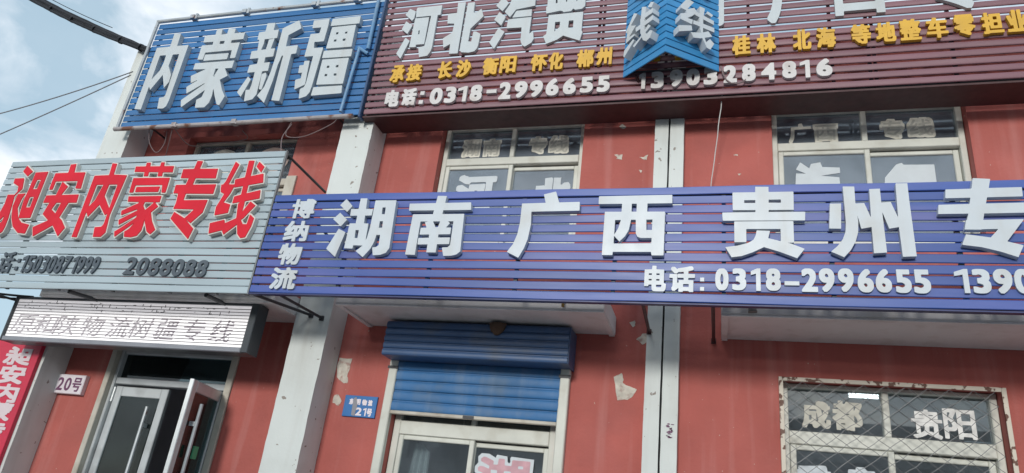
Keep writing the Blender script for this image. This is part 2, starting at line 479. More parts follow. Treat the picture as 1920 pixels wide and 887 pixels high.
def extruded(loops, th):
    """triangulated solid of closed outlines: list of local verts (x, z, depth) and faces"""
    cu = bpy.data.curves.new('shape', 'CURVE')
    cu.dimensions = '2D'; cu.fill_mode = 'BOTH'; cu.extrude = th/2
    for lp in loops:
        sp = cu.splines.new('POLY'); sp.points.add(len(lp)-1)
        for k, p in enumerate(lp): sp.points[k].co = (p[0], p[1], 0, 1)
        sp.use_cyclic_u = True
    o = bpy.data.objects.new('shape', cu); COL.objects.link(o)
    me = bpy.data.meshes.new_from_object(o.evaluated_get(bpy.context.evaluated_depsgraph_get()))
    v = np.array([q.co[:] for q in me.vertices]); f = [tuple(p.vertices) for p in me.polygons]
    bpy.data.objects.remove(o); bpy.data.curves.remove(cu); bpy.data.meshes.remove(me)
    return v, f

def glyph(name, ch, x0, x1, z0, z1, y, th, rx, rz, m, parent=None, res=80, shear=0.0, frame=None):
    """one extruded character: fills x0..x1, z0..z1, its back at y, th thick towards the viewer"""
    w, h = x1-x0, z1-z0
    v, f = extruded(contours(ch, w, h, rx, rz, res), th)
    if not len(v): return None
    lx, lz, ld = v[:, 0], v[:, 1], v[:, 2]+th/2
    lx = lx+shear*(lz-h/2)
    if frame is None:
        P = np.stack([x0+lx, y-ld, z0+lz], 1)
    else:                                   # a vertical face: origin, tangent, outward normal
        o_, t_, n_ = frame
        P = np.stack([o_[0]+t_[0]*(x0+lx)+n_[0]*(y+ld), o_[1]+t_[1]*(x0+lx)+n_[1]*(y+ld), z0+lz], 1)
    return link_mesh(name, P, f, m, parent)

def sd_poly(pts, X, Z):
    D = np.full(X.shape, 1e9); cr = np.zeros(X.shape, int); n = len(pts)
    for k in range(n):
        a, b = pts[k], pts[(k+1) % n]
        d = b-a; L2 = max(d@d, 1e-12)
        t = np.clip(((X-a[0])*d[0]+(Z-a[1])*d[1])/L2, 0, 1)
        D = np.minimum(D, (X-a[0]-t*d[0])**2+(Z-a[1]-t*d[1])**2)
        if abs(d[1]) > 1e-12:
            cr += ((a[1] > Z) != (b[1] > Z)) & (X < a[0]+(Z-a[1])*d[0]/d[1])
    return np.sqrt(D)*np.where(cr % 2 == 1, 1, -1)

def stroke_loops(ops, grow=0.0, res=150):
    """outline of a character cut from strokes: '+' adds a stroke, '-' cuts a counter"""
    polys = [(o[0], np.array([[float(c) for c in p.split(',')] for p in o[1:].split()])) for o in ops]
    al = np.concatenate([p for s_, p in polys if s_ == '+'])
    lo, hi = al.min(0)-grow, al.max(0)+grow
    cell = (hi-lo).max()/res; pad = 3
    nx, nz = [int(math.ceil(q/cell))+2*pad+1 for q in hi-lo]
    X, Z = np.meshgrid(lo[0]+(np.arange(nx)-pad)*cell, lo[1]+(np.arange(nz)-pad)*cell, indexing='ij')
    g = np.full(X.shape, -9.0)
    for s_, p in polys:
        q = sd_poly(p, X, Z)
        g = np.maximum(g, q) if s_ == '+' else np.minimum(g, -q)
    g = (g+grow)/cell
    g[[0, -1], :] = -1; g[:, [0, -1]] = -1
    return [lp+lo for lp in march(g, cell, pad, 0.30)]

def cut_letter(name, ops, y, th, m, parent, grow=0.0, frame=None):
    v, f = extruded(stroke_loops(ops, grow), th)
    ld = v[:, 2]+th/2
    if frame is None:
        Q = np.stack([v[:, 0], y-ld, v[:, 1]], 1)
    else:
        o_, t_, n_ = frame
        Q = np.stack([o_[0]+t_[0]*v[:, 0]+n_[0]*(y+ld), o_[1]+t_[1]*v[:, 0]+n_[1]*(y+ld), v[:, 1]], 1)
    return link_mesh(name, Q, f, m, parent)

def is_digit(c): return c.isdigit() or c in ':-'
def pname(c): return 'digit' if c.isdigit() else ('dash' if c == '-' else ('colon' if c == ':' else 'letter'))

# ------------------------------------------------------------------ where each character stands (metres): x0, x1, z0, z1
MBIG = [('河', -3.349, -2.928, 6.155, 6.883), ('北', -2.83, -2.408, 6.157, 6.863), ('汽', -2.275, -1.86, 6.189, 6.867), ('贸', -1.72, -1.307, 6.216, 6.889), ('南', -0.417, 0.058, 6.251, 6.994), ('广', 0.415, 0.96, 6.235, 6.968), ('西', 0.968, 1.426, 6.258, 6.957), ('专', 1.708, 2.178, 6.227, 6.938)]
MYEL = [('承', -3.356, -3.197, 5.862, 6.081), ('接', -3.169, -3.002, 5.871, 6.081), ('长', -2.822, -2.66, 5.873, 6.086), ('沙', -2.612, -2.456, 5.873, 6.086), ('衡', -2.327, -2.161, 5.879, 6.087), ('阳', -2.144, -1.975, 5.886, 6.093), ('怀', -1.822, -1.654, 5.882, 6.087), ('化', -1.638, -1.49, 5.883, 6.093), ('郴', -1.356, -1.186, 5.891, 6.098), ('州', -1.161, -1.01, 5.901, 6.109), ('南', -0.717, -0.541, 5.919, 6.133), ('宁', -0.452, -0.28, 5.914, 6.132), ('桂', 0.101, 0.263, 5.904, 6.125), ('林', 0.315, 0.481, 5.908, 6.127), ('北', 0.625, 0.779, 5.915, 6.138), ('海', 0.822, 0.983, 5.92, 6.141), ('等', 1.109, 1.267, 5.931, 6.146), ('地', 1.307, 1.463, 5.935, 6.147), ('整', 1.495, 1.66, 5.934, 6.161), ('车', 1.702, 1.865, 5.936, 6.156), ('零', 1.911, 2.071, 5.942, 6.165), ('担', 2.119, 2.274, 5.939, 6.164), ('业', 2.3, 2.457, 5.943, 6.172)]
MTEL = [('电', -3.356, -3.199, 5.558, 5.767), ('话', -3.172, -3.007, 5.564, 5.772), (':', -2.975, -2.914, 5.571, 5.727), ('0', -2.853, -2.717, 5.56, 5.756), ('3', -2.69, -2.571, 5.565, 5.76), ('1', -2.553, -2.455, 5.57, 5.755), ('8', -2.418, -2.292, 5.569, 5.762), ('-', -2.246, -2.141, 5.651, 5.695), ('2', -2.113, -1.99, 5.57, 5.772), ('9', -1.955, -1.824, 5.576, 5.77), ('9', -1.798, -1.669, 5.576, 5.769), ('6', -1.635, -1.508, 5.58, 5.778), ('6', -1.464, -1.339, 5.585, 5.771), ('5', -1.296, -1.173, 5.59, 5.772), ('5', -1.133, -1.012, 5.587, 5.774), ('1', -0.738, -0.679, 5.594, 5.774), ('3', -0.626, -0.509, 5.592, 5.779), ('9', -0.454, -0.339, 5.599, 5.787), ('0', -0.304, -0.185, 5.6, 5.785), ('3', -0.15, -0.029, 5.597, 5.789), ('2', 0.024, 0.14, 5.604, 5.795), ('8', 0.184, 0.301, 5.611, 5.797), ('4', 0.348, 0.475, 5.611, 5.794), ('8', 0.525, 0.643, 5.616, 5.798), ('1', 0.673, 0.754, 5.61, 5.798), ('6', 0.806, 0.935, 5.616, 5.8)]
PSM = [('博', -3.71, -3.475, 4.013, 4.206), ('纳', -3.726, -3.488, 3.79, 3.988), ('物', -3.724, -3.5, 3.568, 3.77), ('流', -3.74, -3.488, 3.342, 3.543)]
PTEL = [('电', -0.545, -0.387, 3.391, 3.593), ('话', -0.364, -0.182, 3.391, 3.591), (':', -0.148, -0.114, 3.402, 3.505), ('0', -0.04, 0.052, 3.409, 3.577), ('3', 0.077, 0.172, 3.412, 3.579), ('1', 0.204, 0.269, 3.41, 3.58), ('8', 0.304, 0.403, 3.413, 3.581), ('-', 0.427, 0.525, 3.455, 3.487), ('2', 0.539, 0.643, 3.41, 3.584), ('9', 0.653, 0.752, 3.412, 3.586), ('9', 0.775, 0.873, 3.415, 3.587), ('6', 0.896, 0.995, 3.414, 3.585), ('6', 1.008, 1.106, 3.416, 3.586), ('5', 1.129, 1.225, 3.415, 3.584), ('5', 1.238, 1.34, 3.414, 3.585), ('1', 1.484, 1.565, 3.423, 3.592), ('3', 1.586, 1.69, 3.422, 3.593), ('9', 1.708, 1.814, 3.424, 3.595), ('0', 1.825, 1.926, 3.427, 3.596)]
GTEL = [('话', -6.911, -6.737, 3.451, 3.673), (':', -6.691, -6.65, 3.481, 3.599), ('1', -6.625, -6.561, 3.457, 3.637), ('5', -6.552, -6.468, 3.457, 3.636), ('0', -6.459, -6.376, 3.456, 3.635), ('3', -6.367, -6.284, 3.456, 3.634), ('0', -6.275, -6.193, 3.456, 3.634), ('8', -6.184, -6.103, 3.456, 3.633), ('7', -6.094, -6.013, 3.456, 3.632), ('1', -5.985, -5.924, 3.456, 3.631), ('9', -5.916, -5.836, 3.456, 3.63), ('9', -5.828, -5.749, 3.456, 3.63), ('9', -5.74, -5.662, 3.455, 3.629), ('2', -5.343, -5.223, 3.453, 3.626), ('0', -5.205, -5.087, 3.451, 3.623), ('8', -5.069, -4.952, 3.449, 3.619), ('8', -4.935, -4.819, 3.447, 3.615), ('0', -4.802, -4.688, 3.445, 3.611), ('8', -4.671, -4.558, 3.443, 3.608), ('8', -4.541, -4.429, 3.44, 3.604)]
LED_T = [('原', -6.938, -6.66, 2.955, 3.154), ('和', -6.656, -6.383, 2.955, 3.155), ('陕', -6.372, -6.106, 2.956, 3.157), ('物', -6.055, -5.795, 2.956, 3.158), ('流', -5.72, -5.466, 2.957, 3.16), ('树', -5.457, -5.209, 2.957, 3.162), ('疆', -5.156, -4.914, 2.958, 3.163), ('专', -4.85, -4.614, 2.958, 3.165), ('线', -4.529, -4.299, 2.959, 3.166)]
BAN = [('昶', -7.207, -6.844, 2.678, 2.872), ('安', -7.186, -6.841, 2.485, 2.679), ('内', -7.158, -6.837, 2.296, 2.485), ('蒙', -7.146, -6.829, 2.115, 2.301), ('专', -7.132, -6.826, 1.933, 2.114)]
P20 = [('20', -6.697, -6.55, 2.501, 2.639), ('号', -6.531, -6.399, 2.5, 2.637)]
P21 = [('东', -3.3, -3.251, 2.584, 2.638), ('明', -3.233, -3.185, 2.584, 2.637), ('物', -3.168, -3.119, 2.583, 2.636), ('流', -3.107, -3.064, 2.582, 2.635), ('2', -3.219, -3.155, 2.488, 2.56), ('1', -3.143, -3.111, 2.488, 2.559), ('号', -3.105, -3.052, 2.486, 2.557)]
W1 = [('湖', -2.667, -2.449, 5.27, 5.498), ('南', -2.432, -2.227, 5.273, 5.495), ('专', -1.926, -1.721, 5.283, 5.5), ('线', -1.713, -1.493, 5.28, 5.505)]
W1B = [('河', -2.651, -2.216, 4.62, 5.046), ('北', -1.809, -1.432, 4.623, 5.015)]
W2 = [('广', 0.612, 0.815, 5.305, 5.516), ('西', 0.828, 1.046, 5.303, 5.507), ('专', 1.391, 1.601, 5.31, 5.527), ('线', 1.612, 1.841, 5.314, 5.53)]
W2B = [('贵', 0.65, 1.038, 4.647, 5.084), ('州', 1.407, 1.798, 4.65, 5.064)]
RW = [('成', 0.616, 0.829, 2.686, 2.902), ('都', 0.84, 1.059, 2.685, 2.917), ('贵', 1.397, 1.609, 2.666, 2.886), ('阳', 1.617, 1.832, 2.678, 2.905), ('重', 0.551, 0.805, 2.157, 2.402), ('庆', 0.909, 1.114, 2.189, 2.415)]
SW = [('湖', -2.05, -1.531, 1.929, 2.269)]

# big cut-out characters, stroke by stroke (x,z in metres; on the V sign: along the face, z)
PBIG_S = [
    ('湖', ['+-3.158,4.182 -3.085,4.111 -3.125,4.055 -3.208,4.122', '+-3.19,4.048 -3.108,3.98 -3.154,3.916 -3.245,3.988', '+-3.168,3.894 -3.096,3.861 -3.143,3.631 -3.245,3.707', '+-3.02,4.185 -2.955,4.184 -2.937,3.937 -3.016,3.938', '+-3.09,4.083 -2.878,4.08 -2.88,4.018 -3.087,4.018', '+-3.074,3.944 -2.894,3.943 -2.886,3.737 -2.994,3.74 -2.994,3.708 -3.076,3.711', '--3.003,3.881 -2.971,3.881 -2.968,3.805 -2.997,3.805', '+-2.872,4.163 -2.674,4.161 -2.653,3.712 -2.677,3.67 -2.723,3.653 -2.791,3.648 -2.811,3.719 -2.777,3.723 -2.756,3.741 -2.761,3.834 -2.797,3.836 -2.805,3.769 -2.828,3.705 -2.881,3.63 -2.959,3.686 -2.907,3.733 -2.879,3.805 -2.871,3.907', '--2.792,4.094 -2.761,4.094 -2.758,4.028 -2.788,4.029', '--2.791,3.963 -2.761,3.963 -2.756,3.901 -2.788,3.901']),
    ('南', ['+-2.297,4.196 -2.215,4.194 -2.229,4.019 -2.313,4.018', '+-2.543,4.126 -1.989,4.129 -1.98,4.06 -2.538,4.06', '+-2.495,4.025 -2.034,4.024 -2.019,3.687 -2.048,3.66 -2.093,3.649 -2.159,3.647 -2.183,3.721 -2.132,3.724 -2.115,3.742 -2.118,3.957 -2.414,3.957 -2.41,3.654 -2.498,3.657', '+-2.372,3.951 -2.303,3.96 -2.274,3.911 -2.278,3.896 -2.348,3.896', '+-2.236,3.957 -2.17,3.959 -2.146,3.939 -2.181,3.895 -2.25,3.895', '+-2.401,3.899 -2.13,3.9 -2.13,3.84 -2.401,3.837', '+-2.406,3.806 -2.126,3.812 -2.125,3.752 -2.404,3.747', '+-2.314,3.904 -2.234,3.904 -2.23,3.676 -2.313,3.677']),
    ('广', ['+-1.373,4.191 -1.275,4.215 -1.242,4.118 -1.345,4.095', '+-1.548,4.111 -1.074,4.119 -1.07,4.041 -1.462,4.037 -1.454,3.923 -1.467,3.793 -1.488,3.719 -1.526,3.636 -1.625,3.685 -1.582,3.753 -1.556,3.841 -1.546,3.944']),
    ('西', ['+-0.923,4.165 -0.357,4.167 -0.356,4.095 -0.922,4.097', '+-0.738,4.103 -0.663,4.102 -0.662,4.017 -0.737,4.018', '+-0.624,4.101 -0.543,4.1 -0.543,4.016 -0.623,4.017', '+-0.868,4.028 -0.408,4.024 -0.409,3.663 -0.497,3.663 -0.501,3.691 -0.787,3.69 -0.789,3.663 -0.869,3.663', '--0.785,3.957 -0.499,3.959 -0.501,3.761 -0.785,3.758', '+-0.737,3.965 -0.662,3.964 -0.675,3.872 -0.702,3.819 -0.742,3.775 -0.787,3.826 -0.757,3.885', '+-0.626,3.964 -0.547,3.963 -0.543,3.87 -0.49,3.87 -0.491,3.805 -0.584,3.805 -0.608,3.816 -0.621,3.845']),
    ('贵', ['+0.083,4.177 0.51,4.176 0.507,4.027 0.084,4.03', '-0.165,4.112 0.248,4.112 0.247,4.087 0.165,4.088', '-0.335,4.113 0.422,4.113 0.422,4.086 0.334,4.087', '+0.246,4.222 0.339,4.22 0.334,4.004 0.244,4.005', '+0.009,4.011 0.583,4.011 0.58,3.942 0.013,3.944', '+0.094,3.937 0.5,3.937 0.499,3.768 0.411,3.768 0.412,3.875 0.177,3.876 0.177,3.772 0.094,3.77', '+0.248,3.864 0.34,3.86 0.326,3.802 0.402,3.781 0.473,3.762 0.567,3.72 0.514,3.648 0.399,3.697 0.295,3.733 0.217,3.691 0.143,3.662 0.074,3.652 0.03,3.731 0.117,3.744 0.188,3.764 0.226,3.79 0.243,3.828']),
    ('州', ['+0.75,4.075 0.824,4.074 0.812,3.875 0.735,3.877', '+0.843,4.21 0.919,4.208 0.917,4.069 0.926,3.927 0.92,3.85 0.901,3.781 0.865,3.713 0.819,3.658 0.737,3.699 0.78,3.74 0.819,3.795 0.839,3.85 0.846,3.927 0.845,4.034', '+0.918,4.072 0.974,4.076 1.013,3.947 1.012,3.888 0.942,3.874 0.919,4.008', '+1.015,4.186 1.085,4.188 1.083,4.031 1.089,3.694 1.008,3.688 1.008,3.878', '+1.084,4.077 1.144,4.081 1.184,3.946 1.184,3.887 1.118,3.874 1.082,4.013', '+1.187,4.227 1.263,4.227 1.262,4.098 1.268,3.668 1.183,3.664 1.179,3.89']),
    ('专', ['+1.494,4.171 1.951,4.179 1.947,4.109 1.486,4.103', '+1.439,4.053 1.984,4.064 1.973,3.987 1.429,3.983', '+1.67,4.256 1.774,4.247 1.673,3.864 1.574,3.866 1.611,3.981 1.65,4.16', '+1.591,3.934 1.93,3.94 1.808,3.774 1.716,3.802 1.773,3.869 1.574,3.865', '+1.579,3.831 1.721,3.806 1.9,3.75 1.858,3.665 1.763,3.705 1.657,3.737 1.547,3.753']),
]
BLUE_S = [
    ('内', ['+-6.595,6.597 -6.4,6.598 -6.407,6.796 -6.307,6.782 -6.3,6.596 -6.131,6.598 -6.124,5.803 -6.136,5.719 -6.169,5.693 -6.251,5.698 -6.279,5.849 -6.222,5.852 -6.203,5.879 -6.222,6.471 -6.504,6.473 -6.484,5.699 -6.582,5.712', '+-6.412,6.482 -6.314,6.479 -6.316,6.303 -6.352,6.18 -6.457,5.969 -6.498,6.037 -6.511,6.09 -6.421,6.245 -6.406,6.363', '+-6.319,6.311 -6.23,6.171 -6.222,6.068 -6.264,5.984 -6.316,6.104 -6.358,6.196']),
    ('蒙', ['+-5.932,6.71 -5.367,6.707 -5.362,6.608 -5.925,6.612', '+-5.79,6.797 -5.71,6.794 -5.68,6.549 -5.774,6.552', '+-5.621,6.79 -5.518,6.779 -5.525,6.554 -5.618,6.555', '+-5.928,6.57 -5.779,6.566 -5.394,6.566 -5.394,6.343 -5.464,6.342 -5.474,6.46 -5.846,6.457 -5.845,6.356 -5.923,6.36', '+-5.836,6.427 -5.503,6.42 -5.503,6.334 -5.832,6.337', '+-5.937,6.31 -5.39,6.306 -5.39,6.198 -5.933,6.221', '+-5.755,6.217 -5.621,6.22 -5.615,6.116 -5.571,6.027 -5.54,5.828 -5.549,5.732 -5.591,5.673 -5.72,5.676 -5.738,5.786 -5.675,5.816 -5.664,5.907 -5.689,6.022 -5.716,6.124', '+-5.74,6.216 -5.714,6.117 -5.899,6.026 -5.935,6.13', '+-5.71,6.126 -5.677,6.028 -5.909,5.882 -5.942,5.976', '+-5.681,6.018 -5.659,5.92 -5.919,5.693 -5.953,5.793', '+-5.571,6.216 -5.49,6.206 -5.415,6.093 -5.507,6.043 -5.574,6.013 -5.601,6.115', '+-5.579,6.027 -5.51,6.051 -5.422,5.889 -5.362,5.809 -5.397,5.688 -5.437,5.704 -5.505,5.826 -5.552,5.927']),
    ('新', ['+-5.091,6.811 -4.982,6.808 -4.976,6.667 -5.081,6.67', '+-5.169,6.687 -4.908,6.701 -4.897,6.578 -5.16,6.575', '+-5.136,6.577 -5.065,6.58 -5.055,6.513 -5.068,6.415 -5.113,6.416', '+-5.002,6.566 -4.929,6.571 -4.94,6.422 -5.002,6.423', '+-5.192,6.416 -4.882,6.431 -4.876,6.315 -5.182,6.307', '+-5.159,6.219 -4.895,6.239 -4.887,6.118 -5.158,6.112', '+-5.066,6.318 -4.978,6.317 -4.946,5.867 -4.945,5.798 -4.981,5.74 -5.081,5.719 -5.105,5.875 -5.055,5.874 -5.049,5.943', '+-5.132,6.061 -5.08,6.015 -5.144,5.785 -5.213,5.851', '+-4.955,6.078 -4.906,6.095 -4.884,6.041 -4.898,5.863 -4.934,5.873', '+-4.86,6.714 -4.755,6.629 -4.743,6.439 -4.78,6.187 -4.783,5.964 -4.812,5.681 -4.93,5.784 -4.87,5.902 -4.846,6.094 -4.84,6.305 -4.852,6.493', '+-4.86,6.714 -4.666,6.809 -4.607,6.687 -4.761,6.601', '+-4.771,6.442 -4.588,6.448 -4.581,6.331 -4.789,6.315', '+-4.744,6.336 -4.644,6.344 -4.622,5.696 -4.725,5.709']),
    ('疆', ['+-4.467,6.784 -4.265,6.788 -4.259,6.674 -4.46,6.673', '+-4.343,6.698 -4.26,6.703 -4.262,6.473 -4.351,6.468', '+-4.461,6.589 -4.264,6.588 -4.265,6.47 -4.379,6.473', '+-4.461,6.589 -4.401,6.587 -4.367,6.377 -4.354,6.273 -4.46,6.273', '+-4.454,6.385 -4.249,6.384 -4.258,6.275 -4.46,6.273', '+-4.349,6.382 -4.248,6.38 -4.26,5.879 -4.267,5.786 -4.298,5.735 -4.382,5.708 -4.401,5.835 -4.356,5.859 -4.344,5.912 -4.348,6.276', '+-4.443,6.215 -4.377,6.213 -4.354,5.899 -4.422,5.891', '+-4.492,6.157 -4.377,6.161 -4.371,6.064 -4.481,6.052', '+-4.493,5.964 -4.359,5.994 -4.357,5.886 -4.47,5.834', '+-4.226,6.78 -3.871,6.784 -3.865,6.678 -4.227,6.678', '+-4.203,6.658 -3.902,6.662 -3.891,6.36 -4.209,6.362', '--4.133,6.581 -4.101,6.582 -4.1,6.549 -4.131,6.548', '--4.019,6.577 -3.988,6.579 -3.988,6.548 -4.02,6.548', '--4.136,6.48 -4.103,6.481 -4.1,6.449 -4.133,6.449', '--4.026,6.481 -3.99,6.482 -3.989,6.449 -4.025,6.45', '+-4.227,6.333 -3.871,6.327 -3.867,6.226 -4.227,6.231', '+-4.217,6.213 -3.888,6.209 -3.883,5.867 -4.211,5.878', '--4.136,6.124 -4.103,6.124 -4.103,6.091 -4.136,6.092', '--4.024,6.124 -3.993,6.124 -3.991,6.09 -4.025,6.09', '--4.136,6.013 -4.104,6.012 -4.104,5.982 -4.137,5.982', '--4.026,6.011 -3.991,6.011 -3.989,5.981 -4.024,5.981', '+-4.236,5.848 -3.887,5.846 -3.873,5.745 -4.242,5.738']),
]
MBIG_S = [
    ('河', ['+-3.292,6.843 -3.215,6.798 -3.218,6.702 -3.239,6.671 -3.333,6.763', '+-3.307,6.671 -3.22,6.603 -3.26,6.494 -3.341,6.563', '+-3.273,6.444 -3.215,6.396 -3.281,6.166 -3.343,6.238', '+-3.205,6.848 -2.911,6.849 -2.912,6.717 -3.2,6.716 -3.209,6.812', '+-3.02,6.718 -2.944,6.719 -2.937,6.278 -2.948,6.224 -2.975,6.177 -3.065,6.167 -3.096,6.297 -3.028,6.309 -3.023,6.405', '+-3.205,6.699 -3.04,6.699 -3.035,6.337 -3.131,6.337 -3.129,6.305 -3.206,6.308', '--3.135,6.528 -3.12,6.528 -3.117,6.475 -3.131,6.474']),
    ('北', ['+-2.73,6.861 -2.64,6.859 -2.631,6.177 -2.729,6.179 -2.734,6.308 -2.805,6.265 -2.83,6.39 -2.734,6.458 -2.729,6.578 -2.81,6.587 -2.823,6.719 -2.72,6.722', '+-2.614,6.845 -2.533,6.847 -2.531,6.705 -2.5,6.697 -2.445,6.746 -2.408,6.64 -2.533,6.492 -2.535,6.32 -2.5,6.317 -2.495,6.447 -2.464,6.444 -2.411,6.407 -2.416,6.264 -2.425,6.22 -2.45,6.187 -2.509,6.175 -2.592,6.187 -2.614,6.22 -2.615,6.274']),
    ('汽', ['+-2.232,6.854 -2.193,6.849 -2.144,6.785 -2.204,6.685 -2.284,6.767 -2.258,6.81', '+-2.238,6.677 -2.157,6.604 -2.196,6.495 -2.282,6.58', '+-2.22,6.464 -2.148,6.408 -2.235,6.197 -2.299,6.284', '+-2.113,6.87 -1.856,6.861 -1.854,6.716 -2.055,6.69 -2.112,6.595 -2.178,6.674 -2.132,6.764', '+-2.049,6.671 -1.883,6.674 -1.879,6.585 -2.086,6.586', '+-2.127,6.568 -1.876,6.571 -1.879,6.355 -1.84,6.387 -1.823,6.284 -1.845,6.236 -1.907,6.195 -1.939,6.216 -1.961,6.276 -1.968,6.446 -2.132,6.451']),
    ('贸', ['+-1.725,6.834 -1.323,6.805 -1.321,6.65 -1.351,6.618 -1.423,6.613 -1.442,6.632 -1.462,6.601 -1.54,6.596 -1.552,6.61 -1.576,6.62 -1.722,6.598 -1.731,6.684 -1.719,6.69', '--1.636,6.78 -1.621,6.778 -1.613,6.723 -1.634,6.722', '--1.529,6.767 -1.515,6.765 -1.514,6.722 -1.526,6.734', '--1.421,6.753 -1.405,6.751 -1.407,6.728 -1.42,6.729', '+-1.694,6.575 -1.334,6.579 -1.335,6.342 -1.323,6.32 -1.345,6.215 -1.433,6.257 -1.519,6.296 -1.581,6.248 -1.686,6.208 -1.727,6.307 -1.696,6.331', '--1.617,6.478 -1.563,6.475 -1.565,6.407 -1.616,6.354', '--1.474,6.479 -1.426,6.478 -1.425,6.375 -1.477,6.391']),
]
RED_S = [
    ('昶', ['+-7.043,4.643 -6.934,4.57 -6.979,4.514 -7.07,4.576', '+-7.141,4.493 -7.018,4.494 -6.998,4.428 -7.038,4.395 -7.132,4.438', '+-7.068,4.482 -7.011,4.486 -6.977,4.366 -7.042,4.288 -6.996,4.033 -6.99,3.935 -6.998,3.876 -7.046,3.844 -7.113,3.946 -7.058,3.99 -7.063,4.099 -7.078,4.255 -7.026,4.333', '+-7.142,4.301 -7.055,4.3 -7.04,4.232 -7.051,4.077 -7.096,4.012 -7.15,3.99 -7.142,4.1 -7.129,4.2', '+-7.005,4.304 -6.905,4.313 -6.926,4.252 -6.928,4.141 -6.866,4.031 -6.793,3.977 -6.681,3.954 -6.687,3.853 -6.787,3.864 -6.887,3.934 -6.953,4.032 -7.005,4.165', '+-6.886,4.557 -6.721,4.561 -6.705,4.03 -6.857,4.026 -6.872,4.119 -6.889,4.229 -6.884,4.363', '--6.827,4.469 -6.773,4.47 -6.773,4.359 -6.832,4.358', '--6.827,4.269 -6.771,4.272 -6.762,4.148 -6.822,4.147']),
    ('安', ['+-6.455,4.638 -6.385,4.643 -6.367,4.533 -6.444,4.541', '+-6.612,4.54 -6.222,4.54 -6.198,4.351 -6.268,4.356 -6.275,4.441 -6.566,4.443 -6.565,4.348 -6.608,4.349 -6.612,4.433', '+-6.61,4.282 -6.193,4.285 -6.182,4.193 -6.615,4.2', '+-6.472,4.438 -6.376,4.382 -6.423,4.273 -6.521,4.188 -6.486,4.274', '+-6.529,4.204 -6.44,4.203 -6.471,4.122 -6.284,4.002 -6.202,3.917 -6.25,3.824 -6.365,3.939 -6.558,4.069', '+-6.377,4.201 -6.283,4.2 -6.323,4.045 -6.364,3.95 -6.57,3.824 -6.619,3.925 -6.465,3.993 -6.394,4.078']),
    ('内', ['+-6.083,4.496 -5.9,4.497 -5.915,4.634 -5.855,4.628 -5.847,4.501 -5.675,4.49 -5.705,4.049 -5.679,3.864 -5.718,3.818 -5.811,3.818 -5.832,3.92 -5.752,3.925 -5.736,3.956 -5.747,4.389 -6.012,4.39 -6.01,3.813 -6.072,3.818', '+-5.922,4.393 -5.855,4.392 -5.859,4.273 -5.879,4.167 -5.969,4.031 -6.025,4.116 -5.958,4.21', '+-5.873,4.279 -5.742,4.122 -5.737,4.07 -5.764,4.049 -5.879,4.167']),
    ('蒙', ['+-5.603,4.586 -5.139,4.576 -5.13,4.506 -5.594,4.526', '+-5.483,4.626 -5.435,4.625 -5.411,4.472 -5.464,4.473', '+-5.307,4.625 -5.265,4.622 -5.241,4.467 -5.294,4.468', '+-5.58,4.455 -5.139,4.446 -5.133,4.284 -5.179,4.285 -5.199,4.37 -5.524,4.373 -5.521,4.293 -5.568,4.294', '+-5.502,4.353 -5.221,4.352 -5.222,4.294 -5.499,4.297', '+-5.557,4.251 -5.165,4.248 -5.162,4.181 -5.545,4.193', '+-5.407,4.196 -5.338,4.194 -5.342,4.148 -5.285,4.075 -5.264,3.963 -5.261,3.882 -5.295,3.827 -5.357,3.813 -5.438,3.818 -5.455,3.873 -5.414,3.898 -5.379,3.953 -5.374,4.055 -5.411,4.149', '+-5.415,4.172 -5.391,4.112 -5.566,4.047 -5.58,4.094', '+-5.39,4.095 -5.368,4.053 -5.553,3.944 -5.574,3.996', '+-5.377,4.02 -5.372,3.969 -5.552,3.818 -5.575,3.873 -5.512,3.914', '+-5.221,4.187 -5.162,4.135 -5.223,4.074 -5.279,4.044 -5.308,4.091 -5.243,4.157', '+-5.283,4.054 -5.223,4.074 -5.176,3.982 -5.103,3.891 -5.145,3.842 -5.195,3.872 -5.261,3.983']),
    ('专', ['+-4.877,4.625 -4.814,4.619 -4.846,4.354 -4.924,4.351 -4.913,4.431 -4.887,4.539', '+-5.014,4.538 -4.611,4.53 -4.604,4.425 -5.008,4.439', '+-5.039,4.364 -4.577,4.36 -4.577,4.258 -5.034,4.273', '+-4.98,4.282 -4.89,4.27 -4.892,4.196 -4.961,4.104 -4.961,4.134', '+-4.961,4.197 -4.617,4.196 -4.628,4.067 -4.728,3.955 -4.813,4.007 -4.734,4.099 -4.976,4.108', '+-4.951,4.076 -4.813,4.007 -4.675,3.899 -4.699,3.794 -4.97,4.003']),
    ('线', ['+-4.431,4.602 -4.383,4.568 -4.441,4.344 -4.495,4.272 -4.512,4.325 -4.477,4.387', '+-4.517,4.356 -4.362,4.353 -4.387,4.259 -4.433,4.167 -4.35,4.145 -4.349,4.058 -4.488,4.034 -4.499,4.116 -4.451,4.255 -4.489,4.272', '+-4.51,3.954 -4.364,3.988 -4.348,3.952 -4.24,4.002 -4.267,4.154 -4.21,4.163 -4.211,3.942 -4.327,3.838 -4.357,3.883 -4.491,3.848', '+-4.378,4.406 -4.085,4.461 -4.063,4.366 -4.363,4.321', '+-4.286,4.606 -4.225,4.604 -4.214,4.297 -4.199,4.142 -4.2,3.941 -4.24,4.002 -4.263,4.246', '+-4.333,4.227 -4.067,4.288 -4.052,4.201 -4.332,4.155', '+-4.167,4.591 -4.096,4.535 -4.116,4.472 -4.184,4.538', '+-4.139,4.172 -4.073,4.13 -4.166,4.001 -4.235,3.952 -4.21,4.041', '+-4.214,3.951 -4.198,4.001 -4.153,3.941 -4.11,3.941 -4.104,4.04 -4.05,4 -4.057,3.921 -4.087,3.813 -4.136,3.803 -4.18,3.843']),
]
